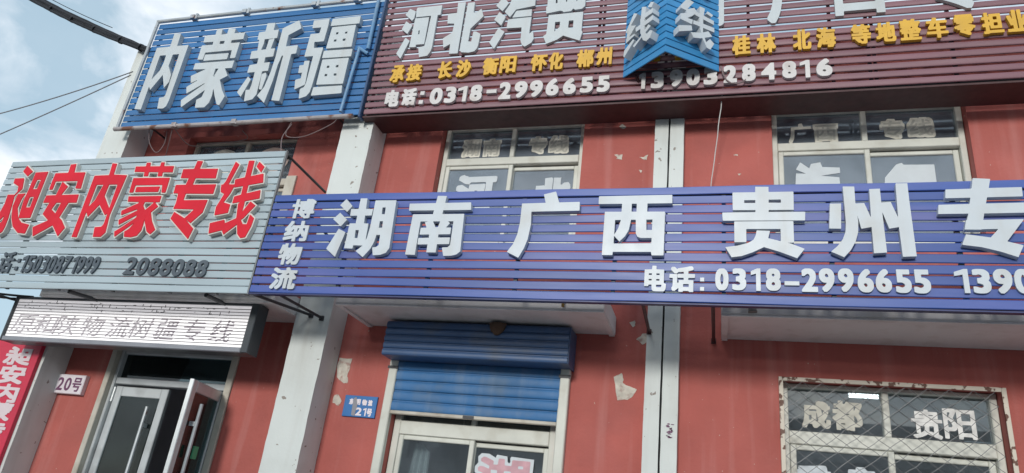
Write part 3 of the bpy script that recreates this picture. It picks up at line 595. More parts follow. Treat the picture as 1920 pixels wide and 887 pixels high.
VL_S = [
    ('线', ['+0.421,6.321 0.462,6.291 0.433,6.249 0.383,6.283', '+0.304,6.335 0.36,6.303 0.345,6.115 0.361,6.015 0.3,6.024 0.295,6.192', '+0.289,6.195 0.342,6.172 0.356,6.018 0.383,5.965 0.427,5.988 0.457,5.965 0.431,5.901 0.383,5.89 0.341,5.924 0.305,6.021', '+0.338,6.229 0.449,6.231 0.451,6.175 0.336,6.175', '+0.344,6.134 0.453,6.147 0.456,6.091 0.24,6.079 0.232,6.13', '+0.402,6.07 0.436,6.031 0.347,5.987 0.231,5.908 0.208,5.934 0.297,5.981', '+0.198,6.328 0.247,6.292 0.159,6.198 0.116,6.136 0.097,6.165 0.122,6.197', '+0.159,6.203 0.235,6.16 0.147,6.071 0.225,6.07 0.221,6.049 0.113,6.022 0.111,6.055 0.121,6.132', '+0.208,6.016 0.225,5.992 0.098,5.866 0.086,5.887 0.092,5.947']),
]
VR_S = [
    ('线', ['+0.16,6.336 0.233,6.322 0.151,6.195 0.096,6.198 0.095,6.234', '+0.15,6.204 0.238,6.26 0.269,6.219 0.223,6.163 0.165,6.111 0.224,6.118 0.216,6.061 0.095,6.072 0.093,6.134 0.155,6.165', '+0.076,5.994 0.212,6.046 0.221,5.993 0.082,5.926', '+0.297,6.304 0.353,6.301 0.337,6.184 0.335,6.013 0.369,5.921 0.411,5.974 0.458,5.94 0.416,5.857 0.378,5.864 0.327,5.957 0.295,6.104', '+0.26,6.224 0.453,6.197 0.453,6.152 0.248,6.182', '+0.232,6.117 0.457,6.118 0.458,6.068 0.233,6.073', '+0.394,6.055 0.436,6.011 0.31,5.941 0.235,5.919 0.205,5.968 0.309,6.003', '+0.383,6.282 0.444,6.262 0.427,6.232 0.371,6.249']),
]

# ================================================================== ground, pavement, road
def structure(name, mb, m):
    return tag(mb.build(name, m), kind='structure')
structure('ground', MB().box(-120, 120, -150, 150, -0.35, -0.15), GROUND)
structure('pavement', MB().box(-60, 60, -7.6, -0.02, -0.146, 0.0), GROUND)
structure('kerb', MB().cbox(-60, 60, -7.78, -7.604, -0.146, 0.006, 0.02), KERB)
structure('road', MB().box(-60, 60, -17, -7.79, -0.146, -0.13), ROAD)
mb = MB()
for k in range(14): mb.box(-50+k*7, -47+k*7, -12.5, -12.35, -0.13, -0.126)
structure('road_marking', mb, LINE)

# ================================================================== the two shop buildings
def wall_mesh(x0, x1, z0, z1, holes, th=0.24):
    """a wall with its openings cut out, reveals included"""
    xs = sorted({x0, x1} | {h[0] for h in holes} | {h[1] for h in holes})
    zs = sorted({z0, z1} | {h[2] for h in holes} | {h[3] for h in holes})
    nx, nz = len(xs)-1, len(zs)-1
    def solid(i, j):
        if not (0 <= i < nx and 0 <= j < nz): return False
        cx, cz = (xs[i]+xs[i+1])/2, (zs[j]+zs[j+1])/2
        return not any(a < cx < b and c < cz < d for a, b, c, d in holes)
    m = MB()
    def quad(*p):
        i = len(m.v); m.v += p; m.f.append((i, i+1, i+2, i+3))
    for i in range(nx):
        for j in range(nz):
            if not solid(i, j): continue
            a, b, c, d = xs[i], xs[i+1], zs[j], zs[j+1]
            quad((a, 0, c), (b, 0, c), (b, 0, d), (a, 0, d))
            quad((b, th, c), (a, th, c), (a, th, d), (b, th, d))
            if not solid(i-1, j): quad((a, th, c), (a, 0, c), (a, 0, d), (a, th, d))
            if not solid(i+1, j): quad((b, 0, c), (b, th, c), (b, th, d), (b, 0, d))
            if not solid(i, j-1): quad((a, th, c), (b, th, c), (b, 0, c), (a, 0, c))
            if not solid(i, j+1): quad((a, 0, d), (b, 0, d), (b, th, d), (a, th, d))
    return m

def room(parent, x0, x1, z0, z1, y1, m):
    r = MB(); y0 = 0.245
    r.box(x0, x1, y1, y1+.05, z0, z1); r.box(x0-.05, x0-.002, y0, y1, z0, z1); r.box(x1+.002, x1+.05, y0, y1, z0, z1)
    r.box(x0, x1, y0, y1, z1+.002, z1+.06); r.box(x0, x1, y0, y1, z0-.06, z0-.002)
    return r.build('interior_room', m, parent)

bA = thing('shop_building', (-3.8, 4, 0), 'red two storey building left of the joint, with the open glass door', 'building')
bB = thing('shop_building', (2.0, 4, 0), 'red building right of the joint, behind the wire grille window', 'building')

W0 = (-6.13, -4.63, 4.35, 5.60)      # openings
W1_ = (-2.853, -1.318, 4.2, 5.625)
W2_ = (0.455, 2.056, 4.2, 5.64)
DR = (-6.19, -4.61, 0.0, 3.03)
SW_ = (-2.86, -1.335, 0.9, 3.03)
RW_ = (0.46, 1.985, 1.15, 3.03)
wall_mesh(-7.05, -3.7, -0.15, 6.93, [W0, DR]).build('wall', RED, bA)
wall_mesh(-3.698, -0.478, -0.15, 6.46, [W1_, SW_]).build('wall', RED, bA)
wall_mesh(-0.474, 4.2, -0.15, 6.46, [W2_, RW_]).build('wall', RED, bB)
MB().box(-7.05, -6.85, 0.25, 9, -0.15, 6.9).build('side_wall', RED, bA)
MB().box(-6.84, -0.48, 8.8, 9, -0.15, 6.3).build('rear_wall', RED, bA)
MB().box(-0.47, 4.2, 8.8, 9, -0.15, 6.3).build('rear_wall', RED, bB)
MB().box(-6.84, -0.48, 0.25, 8.79, 6.2, 6.32).build('flat_roof', SLAB, bA)
MB().box(-0.47, 4.2, 0.25, 8.79, 6.2, 6.32).build('flat_roof', SLAB, bB)

# pilasters; the joint between the two buildings stays open and dark
def pilaster(parent, x0, x1, y0, ztop, jag=.003):
    m = MB(); n = 90; i0 = 0
    for k in range(n+1):
        z = -0.15+(ztop+0.15)*k/n
        j = [rnd.uniform(-jag, jag*.8) for _ in range(4)]
        m.v += [(x0+j[0], y0, z), (x1+j[1], y0, z), (x1+j[1]*.5, -0.002, z), (x0+j[0]*.5, -0.002, z)]
    for k in range(n):
        for j in range(4):
            m.f.append((k*4+j, k*4+(j+1) % 4, k*4+4+(j+1) % 4, k*4+4+j))
    m.f += [(0, 1, 2, 3), (n*4, n*4+1, n*4+2, n*4+3)]
    return m.build('pilaster', WHITE, parent)
pilaster(bA, -7.10, -6.73, -0.30, 6.74)
pilaster(bA, -3.885, -3.52, -0.30, 6.76)
pilaster(bA, -0.605, -0.479, -0.10, 6.3, .0015)
pilaster(bB, -0.462, -0.335, -0.10, 6.3, .0015)
MB().box(-0.477, -0.464, -0.06, -0.003, -0.15, 6.3).build('expansion_joint', DARK, bA)

# canopy slabs over the ground floor
def canopy(parent, x0, x1):
    m = MB(); m.cbox(x0, x1, -0.68, -0.004, 3.345, 3.50, 0.008)
    o = m.build('canopy_slab', SLAB, parent)
    e = MB()                                # raised drip border under the slab
    a, b = x0+0.07, x1-0.07
    e.box(x0+.004, x1-.004, -0.676, -0.63, 3.328, 3.3445)
    e.box(x0+.004, x0+.05, -0.629, -0.01, 3.328, 3.3445); e.box(x1-.05, x1-.004, -0.629, -0.01, 3.328, 3.3445)
    e.build('drip_edge', SLAB, o)
    return o
canopy(bA, -6.66, -3.895)
canopy(bA, -3.27, -0.885)
canopy(bB, 0.0, 4.1)

room(bA, -6.8, -3.8, 3.6, 6.1, 3.5, ROOMD); room(bA, -3.6, -0.6, 3.6, 6.1, 3.5, ROOMD); room(bB, -0.3, 4.0, 3.6, 6.1, 3.5, ROOMD)
room(bA, -6.8, -3.8, 0.05, 3.2, 4.5, ROOMD); room(bA, -3.6, -0.6, 0.05, 3.2, 4.0, ROOMD); room(bB, -0.3, 4.0, 0.05, 3.2, 3.2, ROOM)

def pane(x0, x1, z0, z1, y, parent, m=GLASS):
    return MB().box(x0, x1, y, y+.005, z0, z1).build('pane', m, parent)

def window(parent, op, y, ztr, m, label=None, fw=.05, glass=GLASS, sash_y=.03, tr=.085):
    """fixed lights over a transom, two sliding sashes below"""
    x0, x1, z0, z1 = op
    x0 += .004; x1 -= .004; z1 -= .004; xm = (x0+x1)/2
    w = MB()
    w.cbox(x0, x0+fw, y, y+.09, z0, z1); w.cbox(x1-fw, x1, y, y+.09, z0, z1)
    w.cbox(x0+fw, x1-fw, y+.002, y+.088, z1-fw*.7, z1-.001)
    w.cbox(x0+fw, x1-fw, y-.004, y+.088, ztr-tr/2, ztr+tr/2)
    w.cbox(xm-.024, xm+.024, y+.003, y+.086, ztr+tr/2+.0005, z1-fw*.7-.0005)
    w.cbox(x0+fw, x1-fw, y+.001, y+.088, z0+.001, z0+fw)
    o = w.build('window', m, parent)
    if label: o['label'] = label
    pane(x0+fw, xm-.024, ztr+tr/2, z1-fw*.7, y+.045, o, glass)
    pane(xm+.024, x1-fw, ztr+tr/2, z1-fw*.7, y+.045, o, glass)
    for k, (a, b, yy) in enumerate(((x0+fw+.003, xm+.03, y+.004), (xm-.01, x1-fw-.003, y+.048))):
        s = MB(); c, d = z0+fw+.002, ztr-tr/2-.012 if k else ztr-tr/2-.003
        s.cbox(a, a+.045, yy, yy+.035, c, d); s.cbox(b-.045, b, yy, yy+.035, c, d)
        s.cbox(a+.0455, b-.0455, yy+.002, yy+.033, d-.04, d-.0005); s.cbox(a+.0455, b-.0455, yy+.002, yy+.033, c+.0005, c+.05)
        s.build('sash', m, o)
        pane(a+.0455, b-.0455, c+.05, d-.04, yy+.018, o, glass)
    return o
window(bA, W0, .11, 5.02, TRIM, glass=GLASSU)
window(bA, W1_, .10, 5.195, CREAM, glass=GLASSU)
window(bB, W2_, .10, 5.24, CREAM, glass=GLASSU)
window(bA, SW_, .07, 2.43, CREAM, fw=.065, tr=.12)
window(bB, RW_, .09, 2.60, CREAM, fw=.05, tr=.10)
# beige strip standing at the right jamb of the left upper window
MB().cbox(-4.625, -4.50, -.03, -.003, 4.35, 5.02).build('window_trim', TRIM, bA)

# roller shutter over the middle ground floor window
def corrug(x0, x1, z0, z1, n, y, amp, seg=12, sag=0.0):
    m = MB(); xs = [x0+(x1-x0)*k/12 for k in range(13)]
    for i in range(n):
        a = z0+(z1-z0)*i/n; h = (z1-z0)/n
        fr = []
        for k in range(seg+1):
            t = k/seg
            fr.append((y-amp*math.sin(math.pi*min(1, t*1.12))**.38 if t*1.12 < 1 else y+.002, a+h*t))
        for k in range(seg):
            i0 = len(m.v)
            for x in xs:
                d = sag*math.sin((x-x0)/(x1-x0)*math.pi*1.0+i)*(1-i/n)
                m.v += [(x, fr[k][0]+d, fr[k][1]), (x, fr[k+1][0]+d, fr[k+1][1])]
            for q in range(12): m.f.append((i0+2*q, i0+2*q+2, i0+2*q+3, i0+2*q+1))
    return m
rs = link_mesh('roller_shutter', *(lambda q: (q.v, q.f))(corrug(-2.865, -1.325, 2.555, 3.20, 7, -.035, .014, sag=.009)), SHUT, bA, recalc=False)
bx = MB()                                     # the coil housing, ribbed on its face
bx.box(-2.935, -1.225, -.26, -.003, 3.005, 3.315)
hs = bx.build('shutter_housing', SHUTBOX, rs)
q = corrug(-2.93, -1.23, 3.0, 3.318, 5, -.275, .016)
link_mesh('housing_face', q.v, q.f, SHUTBOX, rs, recalc=False)
MB().cbox(-1.232, -1.222, -.275, -.004, 3.0, 3.32).build('end_plate', SHUTBOX, rs)
MB().cbox(-2.86, -1.33, -.055, -.015, 2.525, 2.556).build('bottom_rail', TRIM, rs)
MB().box(-2.16, -2.06, -.062, -.0555, 2.527, 2.552).build('latch', STEEL, rs)
for a, b in ((-2.945, -2.862), (-1.328, -1.245)):
    m = MB(); m.cbox(a, b, -.06, -.003, 0.9, 3.06, .008)
    g = m.build('guide_rail', CREAM, rs)
    MB().box(a-.01, b+.01, -.066, -.0605, 2.93, 2.955).build('clip', STEEL, rs)

# entrance: beige trim, aluminium frame, header, two glazed leaves (the right one swung outwards)
fr = MB()
fr.cbox(-6.185, -6.12, -.02, .05, .0, 3.0); fr.cbox(-4.69, -4.615, -.02, .05, .0, 3.0)
ef = fr.build('entrance_frame', TRIM, bA)
fr = MB()
fr.cbox(-6.119, -6.085, .04, .17, 0, 3.02); fr.cbox(-4.725, -4.691, .04, .17, 0, 3.02)
fr.cbox(-6.084, -4.726, .05, .16, 2.635, 2.70); fr.cbox(-6.084, -4.726, .055, .16, 2.955, 3.02)
fr.build('aluminium_frame', ALU, ef)
pane(-6.084, -4.726, 2.70, 2.955, .10, ef, GLASSD)
m = MB(); m.tube([(-6.12, -.06, 3.02), (-4.66, -.06, 3.02)], .035, 10); m.box(-5.46, -5.42, -.1, -.02, 2.98, 3.06)
m.build('header_tube', ALUD, ef)

def leaf(hx, hy, ang, sgn, wd, label=None):
    """door leaf hinged at hx, hy; sgn +1 runs to the right of its hinge; ang opens it outwards"""
    ca, sa = math.cos(ang), math.sin(ang)
    def place(m):
        m.v = [(hx+sgn*x*ca - (-y)*sa*(-sgn) if False else hx+sgn*(x*ca)+y*sa*sgn, hy+y*ca-x*sa, z) for x, y, z in m.v]
        return m
    z1 = 2.615
    f = MB()
    f.cbox(0, .085, -.02, .02, .03, z1); f.cbox(wd-.085, wd, -.02, .02, .03, z1)
    f.cbox(.0855, wd-.0855, -.019, .019, z1-.10, z1-.001); f.cbox(.0855, wd-.0855, -.019, .019, .031, .17)
    o = place(f).build('door', ALU, bA)
    if label: o['label'] = label
    place(MB().box(.0855, wd-.0855, -.004, .004, .17, z1-.10)).build('pane', GLASSD, o)
    for yy in (-.075, .075):
        h = MB(); xx = wd-.15
        h.tube([(xx, yy, .75), (xx, yy, 2.42)], .017, 8)
        for zz in (1.0, 2.24):
            h.box(xx-.012, xx+.012, min(0, yy)+.012*(yy > 0), max(0, yy)-.012*(yy < 0), zz-.02, zz+.02)
        place(h).build('handle', PIPE, o)
    hg = MB(); hg.tube([(-.004, -.026, 2.45), (-.004, -.026, 2.60)], .014, 8)
    place(hg).build('hinge', ALU, o)
    return o
leaf(-6.078, .10, 0, 1, .665)
dl = leaf(-4.735, .06, RAD(102), -1, .665, 'door leaf swung wide open towards the street')
MB().box(-4.60, -4.585, -.33, -.27, 1.95, 2.06).build('sticker', GREEN, dl)

# the row across the street: it is what the lower window panes mirror
ob = thing('street_building', (0, -31, 0), 'long pale grey row across the street, seen only as reflection in panes', 'building')
m = wall_mesh(-26, 26, -.15, 8.4, [(-24+k*4, -21.6+k*4, z, z+1.6) for k in range(12) for z in (1.0, 5.0)])
m.v = [(x, -30-y, z) for x, y, z in m.v]
m.build('wall', mat('grey_street_render', (.30, .29, .28), .85, var=.15, vscale=.6), ob)
MB().box(-26, 26, -38, -30.25, 8.2, 8.39).build('flat_roof', ROAD, ob)
MB().box(-26, 26, -31.2, -31.0, 0, 8.1).build('interior_room', ROOMD, ob)

# ================================================================== slatted sign boards
def slat_mesh(x0, x1, z0, n, pitch, gap, y, th, prof, jx=.004, jz=.0015, segs=14, seed=1, cuts=()):
    r = random.Random(seed); m = MB()
    for i in range(n):
        z = z0+i*pitch+gap/2; h = pitch-gap
        if prof == 'log':
            pr = [(y+th, z)]+[(y+th*.75-th*.75*math.sin(math.pi*t/8)**.7, z+h*(.5-.5*math.cos(math.pi*t/8))) for t in range(0, 9)]+[(y+th, z+h)]
        else:
            pr = [(y+th, z), (y+.004, z), (y, z+.005), (y, z+h-.005), (y+.004, z+h), (y+th, z+h)]
        bounds = [x0]+[c+r.uniform(-.35, .35) for c in cuts]+[x1]
        for a, b in zip(bounds[:-1], bounds[1:]):
            aa, bb = a+r.uniform(0, jx)+.0015, b-r.uniform(0, jx)-.0015
            k = max(2, int(segs*(bb-aa)/(x1-x0)))
            xs = [aa+(bb-aa)*t/k for t in range(k+1)]
            p1, p2, am = r.uniform(0, 6), r.uniform(1.5, 4), jz*r.uniform(.3, 1)
            tl = r.uniform(-jz, jz)*.6
            m.sweep_x(pr, xs, lambda x: am*math.sin(p1+p2*x)+tl, lambda x: am*.8*math.cos(p1*2+p2*x))
    return m

def letters(root, rows, y, th, rx, rz, m, res=80, shear=0.0, **k):
    for ch, a, b, c, d in rows:
        if ch == ':':
            z = (c+d)/2; s = min((b-a), (d-c)*.3)/2; xm = (a+b)/2
            for zz in (c+s, d-s): MB().cbox(xm-s, xm+s, y-th, y, zz-s, zz+s, .002).build('colon_dot', m, root)
        elif ch == '1':
            w, h = b-a, d-c; st = min(.62*w, rx*2+.034*h+.1*w)
            sh = shear*h/2
            pg = [(b-st-sh, c), (b-sh, c), (b+sh, d), (b-st*.72+sh, d), (a+sh*.6, d-h*.13), (a+sh*.5, d-h*.30), (b-st+sh*.5, d-h*.235)]
            MB().sheet(pg, y, th).build('digit', m, root)
        elif ch == '-':
            MB().cbox(a, b, y-th, y, c, d, .002).build('dash', m, root)
        else:
            glyph(pname(ch), ch, a, b, c, d, y, th, rx, rz, m, root, res, shear)

# ---- purple-blue long sign
sg = thing('sign_board', (-1, -1.0, 3.3), 'long violet-blue slatted sign with big white characters running across the middle of the picture', 'shop sign')
slat_mesh(-3.935, 3.2, 3.312, 12, .0798, .0135, -1.0, .008, 'flat', jx=.006, jz=.0034, segs=40, seed=3).build('slat_panel', PURP, sg)
m = MB()
for x in (-3.90, -3.1, -2.3, -1.55, -.78, .02, .75, 1.55, 2.35, 3.1): m.box(x-.015, x+.015, -.982, -.952, 3.315, 4.265)
m.box(-3.93, 3.19, -.951, -.921, 3.33, 3.36); m.box(-3.93, 3.19, -.951, -.921, 4.20, 4.23)
m.build('support_frame', STEEL, sg)
MB().box(-3.937, 3.2, -1.002, -.955, 3.300, 3.3105).build('bottom_trim', mat('dark_blue_trim', (.02, .03, .12), .5), sg)
for ch, ops in PBIG_S: cut_letter('letter', ops, -1.001, .048, LET, sg)
letters(sg, PSM, -1.001, .016, .008, .007, LET, 70)
letters(sg, PTEL, -1.001, .016, .009, .008, LET, 60)
for p, q, mm in (((-3.66, -.95, 3.315), (-3.603, -.31, 3.312), STEEL), ((-3.91, -.95, 3.31), (-3.72, -.31, 3.335), STEEL),
                 ((-.555, -.95, 3.312), (-.586, -.102, 3.356), MSTEEL), ((-.055, -.95, 3.312), (-.06, -.005, 3.325), MSTEEL),
                 ((-3.7, -.93, 4.2), (-3.7, -.305, 4.12), STEEL), ((-.53, -.93, 4.2), (-.53, -.105, 4.2), STEEL), ((2.6, -.93, 4.2), (2.6, -.01, 4.2), STEEL)):
    b = MB().tube([p, q], .014, 8)
    b.box(q[0]-.02, q[0]+.02, q[1]-.012, q[1]+.008, q[2]-.025, q[2]+.02)
    b.build('bracket', mm, sg)

# ---- pale grey sign with red channel letters
sg = thing('sign_board', (-5.6, -1.0, 3.3), 'pale grey slatted sign with big red characters and dark telephone digits at the left', 'shop sign')
slat_mesh(-7.36, -3.95, 3.295, 20, .0722, .0085, -1.0, .008, 'flat', jx=.003, jz=.0022, segs=24, seed=5).build('slat_panel', GREY, sg)
m = MB()
for x in (-7.33, -6.75, -6.1, -5.45, -4.8, -4.3, -3.985): m.box(x-.016, x+.016, -.982, -.945, 3.30, 4.735)
m.box(-7.35, -3.96, -.944, -.914, 3.32, 3.35); m.box(-7.35, -3.96, -.944, -.914, 4.69, 4.72)
m.build('support_frame', STEEL, sg)
MB().cbox(-3.949, -3.938, -1.003, -.975, 3.295, 4.74, .002).build('end_strip', ALUD, sg)
for ch, ops in RED_S:
    o = cut_letter('letter', ops, -1.001, .050, EDGE, sg, .012)
    cut_letter('letter_face', ops, -1.0515, .006, REDL, o)
letters(sg, GTEL, -1.001, .017, .0055, .005, DIG, 56, shear=.05)
for p, q in (((-3.955, -.95, 4.71), (-3.90, -.30, 4.655)), ((-5.996, -.93, 3.30), (-5.96, -.45, 3.338)), ((-4.428, -.93, 3.30), (-4.48, -.45, 3.338)), ((-7.2, -.93, 3.30), (-6.95, -.32, 3.31)),
             ((-7.3, -.93, 4.70), (-7.0, -.305, 4.70))):
    MB().tube([p, q], .02 if p[2] < 3.5 and p[0] > -7 else .013, 8).build('bracket', STEEL, sg)

# ---- blue sign at the top left
sg = thing('sign_board', (-5.2, -.42, 5.5), 'blue slatted sign with four thick white characters at the top left, framed in silver pipe', 'shop sign')
slat_mesh(-6.77, -3.64, 5.50, 18, .0852, .0115, -.42, .007, 'flat', jx=.004, jz=.0024, segs=22, seed=9).build('slat_panel', BLUE, sg)
m = MB()
for x in (-6.70, -6.1, -5.5, -4.9, -4.3, -3.72): m.box(x-.014, x+.014, -.402, -.375, 5.5, 7.03)
m.box(-6.75, -3.66, -.3745, -.35, 5.52, 5.55); m.box(-6.75, -3.66, -.3745, -.35, 6.98, 7.01)
m.build('support_frame', STEEL, sg)
MB().tube([(-6.79, -.44, 7.055), (-5.2, -.445, 7.06), (-3.62, -.44, 7.06)], .024, 10).build('top_pipe', PIPE, sg)
MB().tube([(-6.785, -.44, 5.47), (-6.785, -.44, 7.05)], .020, 10).build('side_pipe', PIPE, sg)
MB().tube([(-6.81, -.445, 5.472), (-5.2, -.445, 5.468), (-3.70, -.445, 5.476)], .026, 10).build('bottom_pipe', RUST, sg)
m = MB().tube([(-3.715, -.45, 7.04), (-3.70, -.455, 6.33)], .021, 10)
m.tube([(-3.80, -.465, 6.34), (-3.84, -.465, 5.52)], .019, 10); m.tube([(-3.69, -.45, 6.27), (-3.82, -.46, 6.36)], .02, 8)
m.build('clamp_pipe', BLUEPIPE, sg)
MB().cbox(-3.638, -3.612, -.45, -.36, 5.46, 7.05).build('side_frame', mat('dark_blue_frame', (.03, .07, .16), .5), sg)
for x in (-6.25, -5.5, -4.55, -4.0):
    m = MB(); m.box(x-.03, x+.03, -.475, -.40, 7.035, 7.085); m.box(x+.04, x+.07, -.47, -.43, 7.02, 7.10)
    m.build('clamp', PIPE, sg)
for x in (-5.95, -5.15):
    m = MB(); m.box(x-.03, x+.03, -.478, -.41, 5.445, 5.50); m.tube([(x, -.47, 5.49), (x+.05, -.48, 5.43)], .008, 6)
    m.build('clamp', RUST, sg)
for ch, ops in BLUE_S: cut_letter('letter', ops, -.421, .065, LETD, sg)
for x in (-6.5, -4.0):
    MB().tube([(x, -.39, 5.6), (x, -.004, 5.6)], .012, 6).build('bracket', STEEL, sg)

# ---- maroon sign across the top
sg = thing('sign_board', (-.3, -.42, 5.5), 'maroon slatted sign across the top with yellow place names and white telephone digits', 'shop sign')
slat_mesh(-3.60, 3.3, 5.50, 20, .0835, .0205, -.42, .014, 'log', jx=.022, jz=.0025, segs=46, seed=13).build('slat_panel', MAROON, sg)
m = MB()
for x in (-3.55, -2.6, -1.9, -1.17, -.5, .25, .95, 1.25, 1.9, 2.6): m.box(x-.014, x+.014, -.388, -.36, 5.5, 7.17)
m.box(-3.58, 3.28, -.3595, -.335, 5.52, 5.55); m.box(-3.58, 3.28, -.3595, -.335, 7.1, 7.13)
for x in (-1.17, 1.25): m.box(x+.03, x+.055, -.388, -.36, 5.5, 7.17)
m.build('support_frame', STEEL, sg)
MB().box(-3.62, 3.3, -.40, -.08, 5.478, 5.496).build('shade_board', MSTEEL, sg)  # shade under the sign built as a dark board
for ch, ops in MBIG_S: cut_letter('letter', ops, -.4215, .034, LETD, sg)
for ch, a, b, c, d in MBIG[4:]:
    glyph('letter', ch, a, b, c, d, -.4215, .034, .018, .016, LETD, sg, 130)
letters(sg, MYEL, -.4215, .034, .0085, .0065, YEL, 64)
letters(sg, MTEL, -.4215, .032, .0115, .011, LETW, 60)
for x in (-3.4, 2.9):
    MB().tube([(x, -.37, 6.2), (x, -.004, 6.2)], .012, 6).build('bracket', STEEL, sg)

# ---- blue V-shaped sign hung on the joint pilasters
sg = thing('projecting_sign', (-.47, -.6, 5.73), 'bright blue V-shaped slatted sign standing out from the maroon sign, its point towards the street', 'shop sign')
ends = ((-.89, -.455), (-.474, -.80), (-.016, -.455))
m = MB(); r = random.Random(4)
zb, pit = 5.735, .0775
for i in range(24):
    z = zb+i*pit; h = pit-.009
    for (ax, ay), (bx_, by) in ((ends[0], ends[1]), (ends[1], ends[2])):
        tx, ty = bx_-ax, by-ay; ln = math.hypot(tx, ty); tx /= ln; ty /= ln
        nx_, ny_ = ty, -tx
        d1, d2 = r.uniform(-.0015, .0015), r.uniform(-.0015, .0015)
        i0 = len(m.v)
        for s_, dz in ((0.0, d1), (ln, d2)):
            px, py = ax+tx*s_, ay+ty*s_
            for off, zz in ((-.012, z), (-.003, z), (0, z+.004), (0, z+h-.004), (-.003, z+h), (-.012, z+h)):
                m.v.append((px+nx_*off, py+ny_*off, zz+dz))
        for j in range(6): m.f.append((i0+j, i0+(j+1) % 6, i0+6+(j+1) % 6, i0+6+j))
        m.f += [tuple(i0+j for j in range(6)), tuple(i0+6+j for j in range(6))]
m.build('slat_panel', VBLUE, sg)
m = MB()
for x, y in ((-.86, -.455), (-.474, -.765), (-.045, -.455)): m.box(x-.012, x+.012, y, y+.024, 5.75, 7.58)
for zz in (5.80, 6.6, 7.4):
    m.tube([(-.86, -.445, zz), (-.474, -.76, zz)], .01, 6); m.tube([(-.474, -.76, zz), (-.045, -.445, zz)], .01, 6); m.tube([(-.86, -.44, zz), (-.045, -.44, zz)], .01, 6)
m.build('support_frame', STEEL, sg)
def vface(a, b):
    tx, ty = b[0]-a[0], b[1]-a[1]; ln = math.hypot(tx, ty); tx /= ln; ty /= ln
    return (a, (tx, ty), (ty, -tx))
cut_letter('letter', VL_S[0][1], .002, .085, LET, sg, frame=vface(ends[0], ends[1]))
cut_letter('letter', VR_S[0][1], .002, .085, LET, sg, frame=vface(ends[1], ends[2]))
glyph('letter', '专', .09, .46, 6.50, 7.05, .002, .085, .018, .016, LETD, sg, 100, frame=vface(ends[0], ends[1]))
glyph('letter', '专', .10, .47, 6.50, 7.05, .002, .085, .018, .016, LETD, sg, 100, frame=vface(ends[1], ends[2]))
for p, q in (((-.77, -.47, 5.735), (-.585, -.102, 5.49)), ((-.04, -.45, 5.735), (-.02, -.36, 5.70))):
    MB().tube([p, q], .012, 8).build('bracket', MSTEEL, sg)

# ---- LED message board over the door
led = thing('led_board', (-5.5, -.55, 2.86), 'white lit LED message board hanging above the open glass door', 'LED sign')
m = MB()
m.box(-7.0, -4.085, -.595, -.46, 2.868, 3.335)
m.cbox(-7.01, -6.985, -.635, -.5955, 2.868, 3.335); m.cbox(-4.15, -4.075, -.635, -.5955, 2.868, 3.335)
m.cbox(-6.984, -4.151, -.634, -.5955, 3.31, 3.335)
m.build('case', CASE, led)
MB().cbox(-6.984, -4.151, -.634, -.5955, 2.869, 2.915).build('lower_trim', CASEL, led)
scr = MB().box(-6.984, -4.151, -.607, -.596, 2.9155, 3.3095).build('screen', emit_mat('lit_white_pixels', (1.0, .955, .985), .27), led)
m = MB(); r = random.Random(21)
for i in range(1, 13):
    z = 2.9155+i*.0302
    for k in range(30):
        a = -6.98+k*2.82/30
        m.box(a, a+2.82/30, -.6095, -.6075, z-.0026-r.uniform(0, .0012), z+.0028)
for k in range(70):
    x = r.uniform(-6.9, -4.3); z = 3.20+r.uniform(0, .09); L_ = r.uniform(.008, .035)
    if r.random() < .5: m.box(x, x+L_, -.6102, -.6078, z, z+.0045)
    else: m.box(x, x+.006, -.6103, -.6078, z, z+L_)
m.build('dark_rows', LEDINK, scr)
for ch, a, b, c, d in LED_T:
    v, f = extruded(contours(ch, b-a, d-c, 0, 0, 110, rows=.0151), .002)
    # the scanning screen shows the strokes in broken rows
    lx = v[:, 0]+.22*(v[:, 1]-.1)
    link_mesh('character', np.stack([a+lx, -.6102-v[:, 2], c+v[:, 1]], 1), f, mat('grey_pixel_text', (.24, .20, .24), .6), scr)
for x in (-6.4, -5.0):
    MB().tube([(x, -.53, 3.335), (x, -.50, 3.36)], .012, 6).build('hanger', STEEL, led)

# ---- red vertical banner on the left pilaster
bn = thing('banner', (-7.0, -.33, 1.0), 'red vertical banner board with white characters on the leftmost white pilaster', 'banner')
MB().cbox(-7.42, -6.765, -.345, -.302, .95, 2.935, .004).build('panel', BANNER, bn)
letters(bn, BAN, -.3455, .004, .011, .008, mat('pinkish_white_print', (.66, .56, .58), .6), 70)

# ---- house number plates
pl = thing('number_plate', (-6.53, -.04, 2.48), 'small white box plate with the number 20 beside the glass door', 'number plate')
MB().cbox(-6.735, -6.375, -.055, -.003, 2.475, 2.675, .006).build('plate', PLATEW, pl)
letters(pl, [('2', -6.715, -6.635, 2.505, 2.640), ('0', -6.615, -6.535, 2.505, 2.640), ('号', -6.515, -6.40, 2.50, 2.645)], -.0555, .003, .003, .003, INK, 50)
pl = thing('number_plate', (-3.19, -.02, 2.48), 'blue enamel house number plate with scuffed white lettering between pilaster and shutter', 'number plate')
MB().cbox(-3.352, -3.02, -.018, -.003, 2.475, 2.668, .003).build('plate', PLATEB, pl)
letters(pl, P21, -.0185, .002, .0035, .003, PLATEW, 44)
MB().sheet([(-3.255, 2.49), (-3.222, 2.48), (-3.21, 2.58), (-3.235, 2.655), (-3.262, 2.64)], -.0215, .001).build('scuff', mat('grey_scuff', (.28, .28, .31), .8), pl)

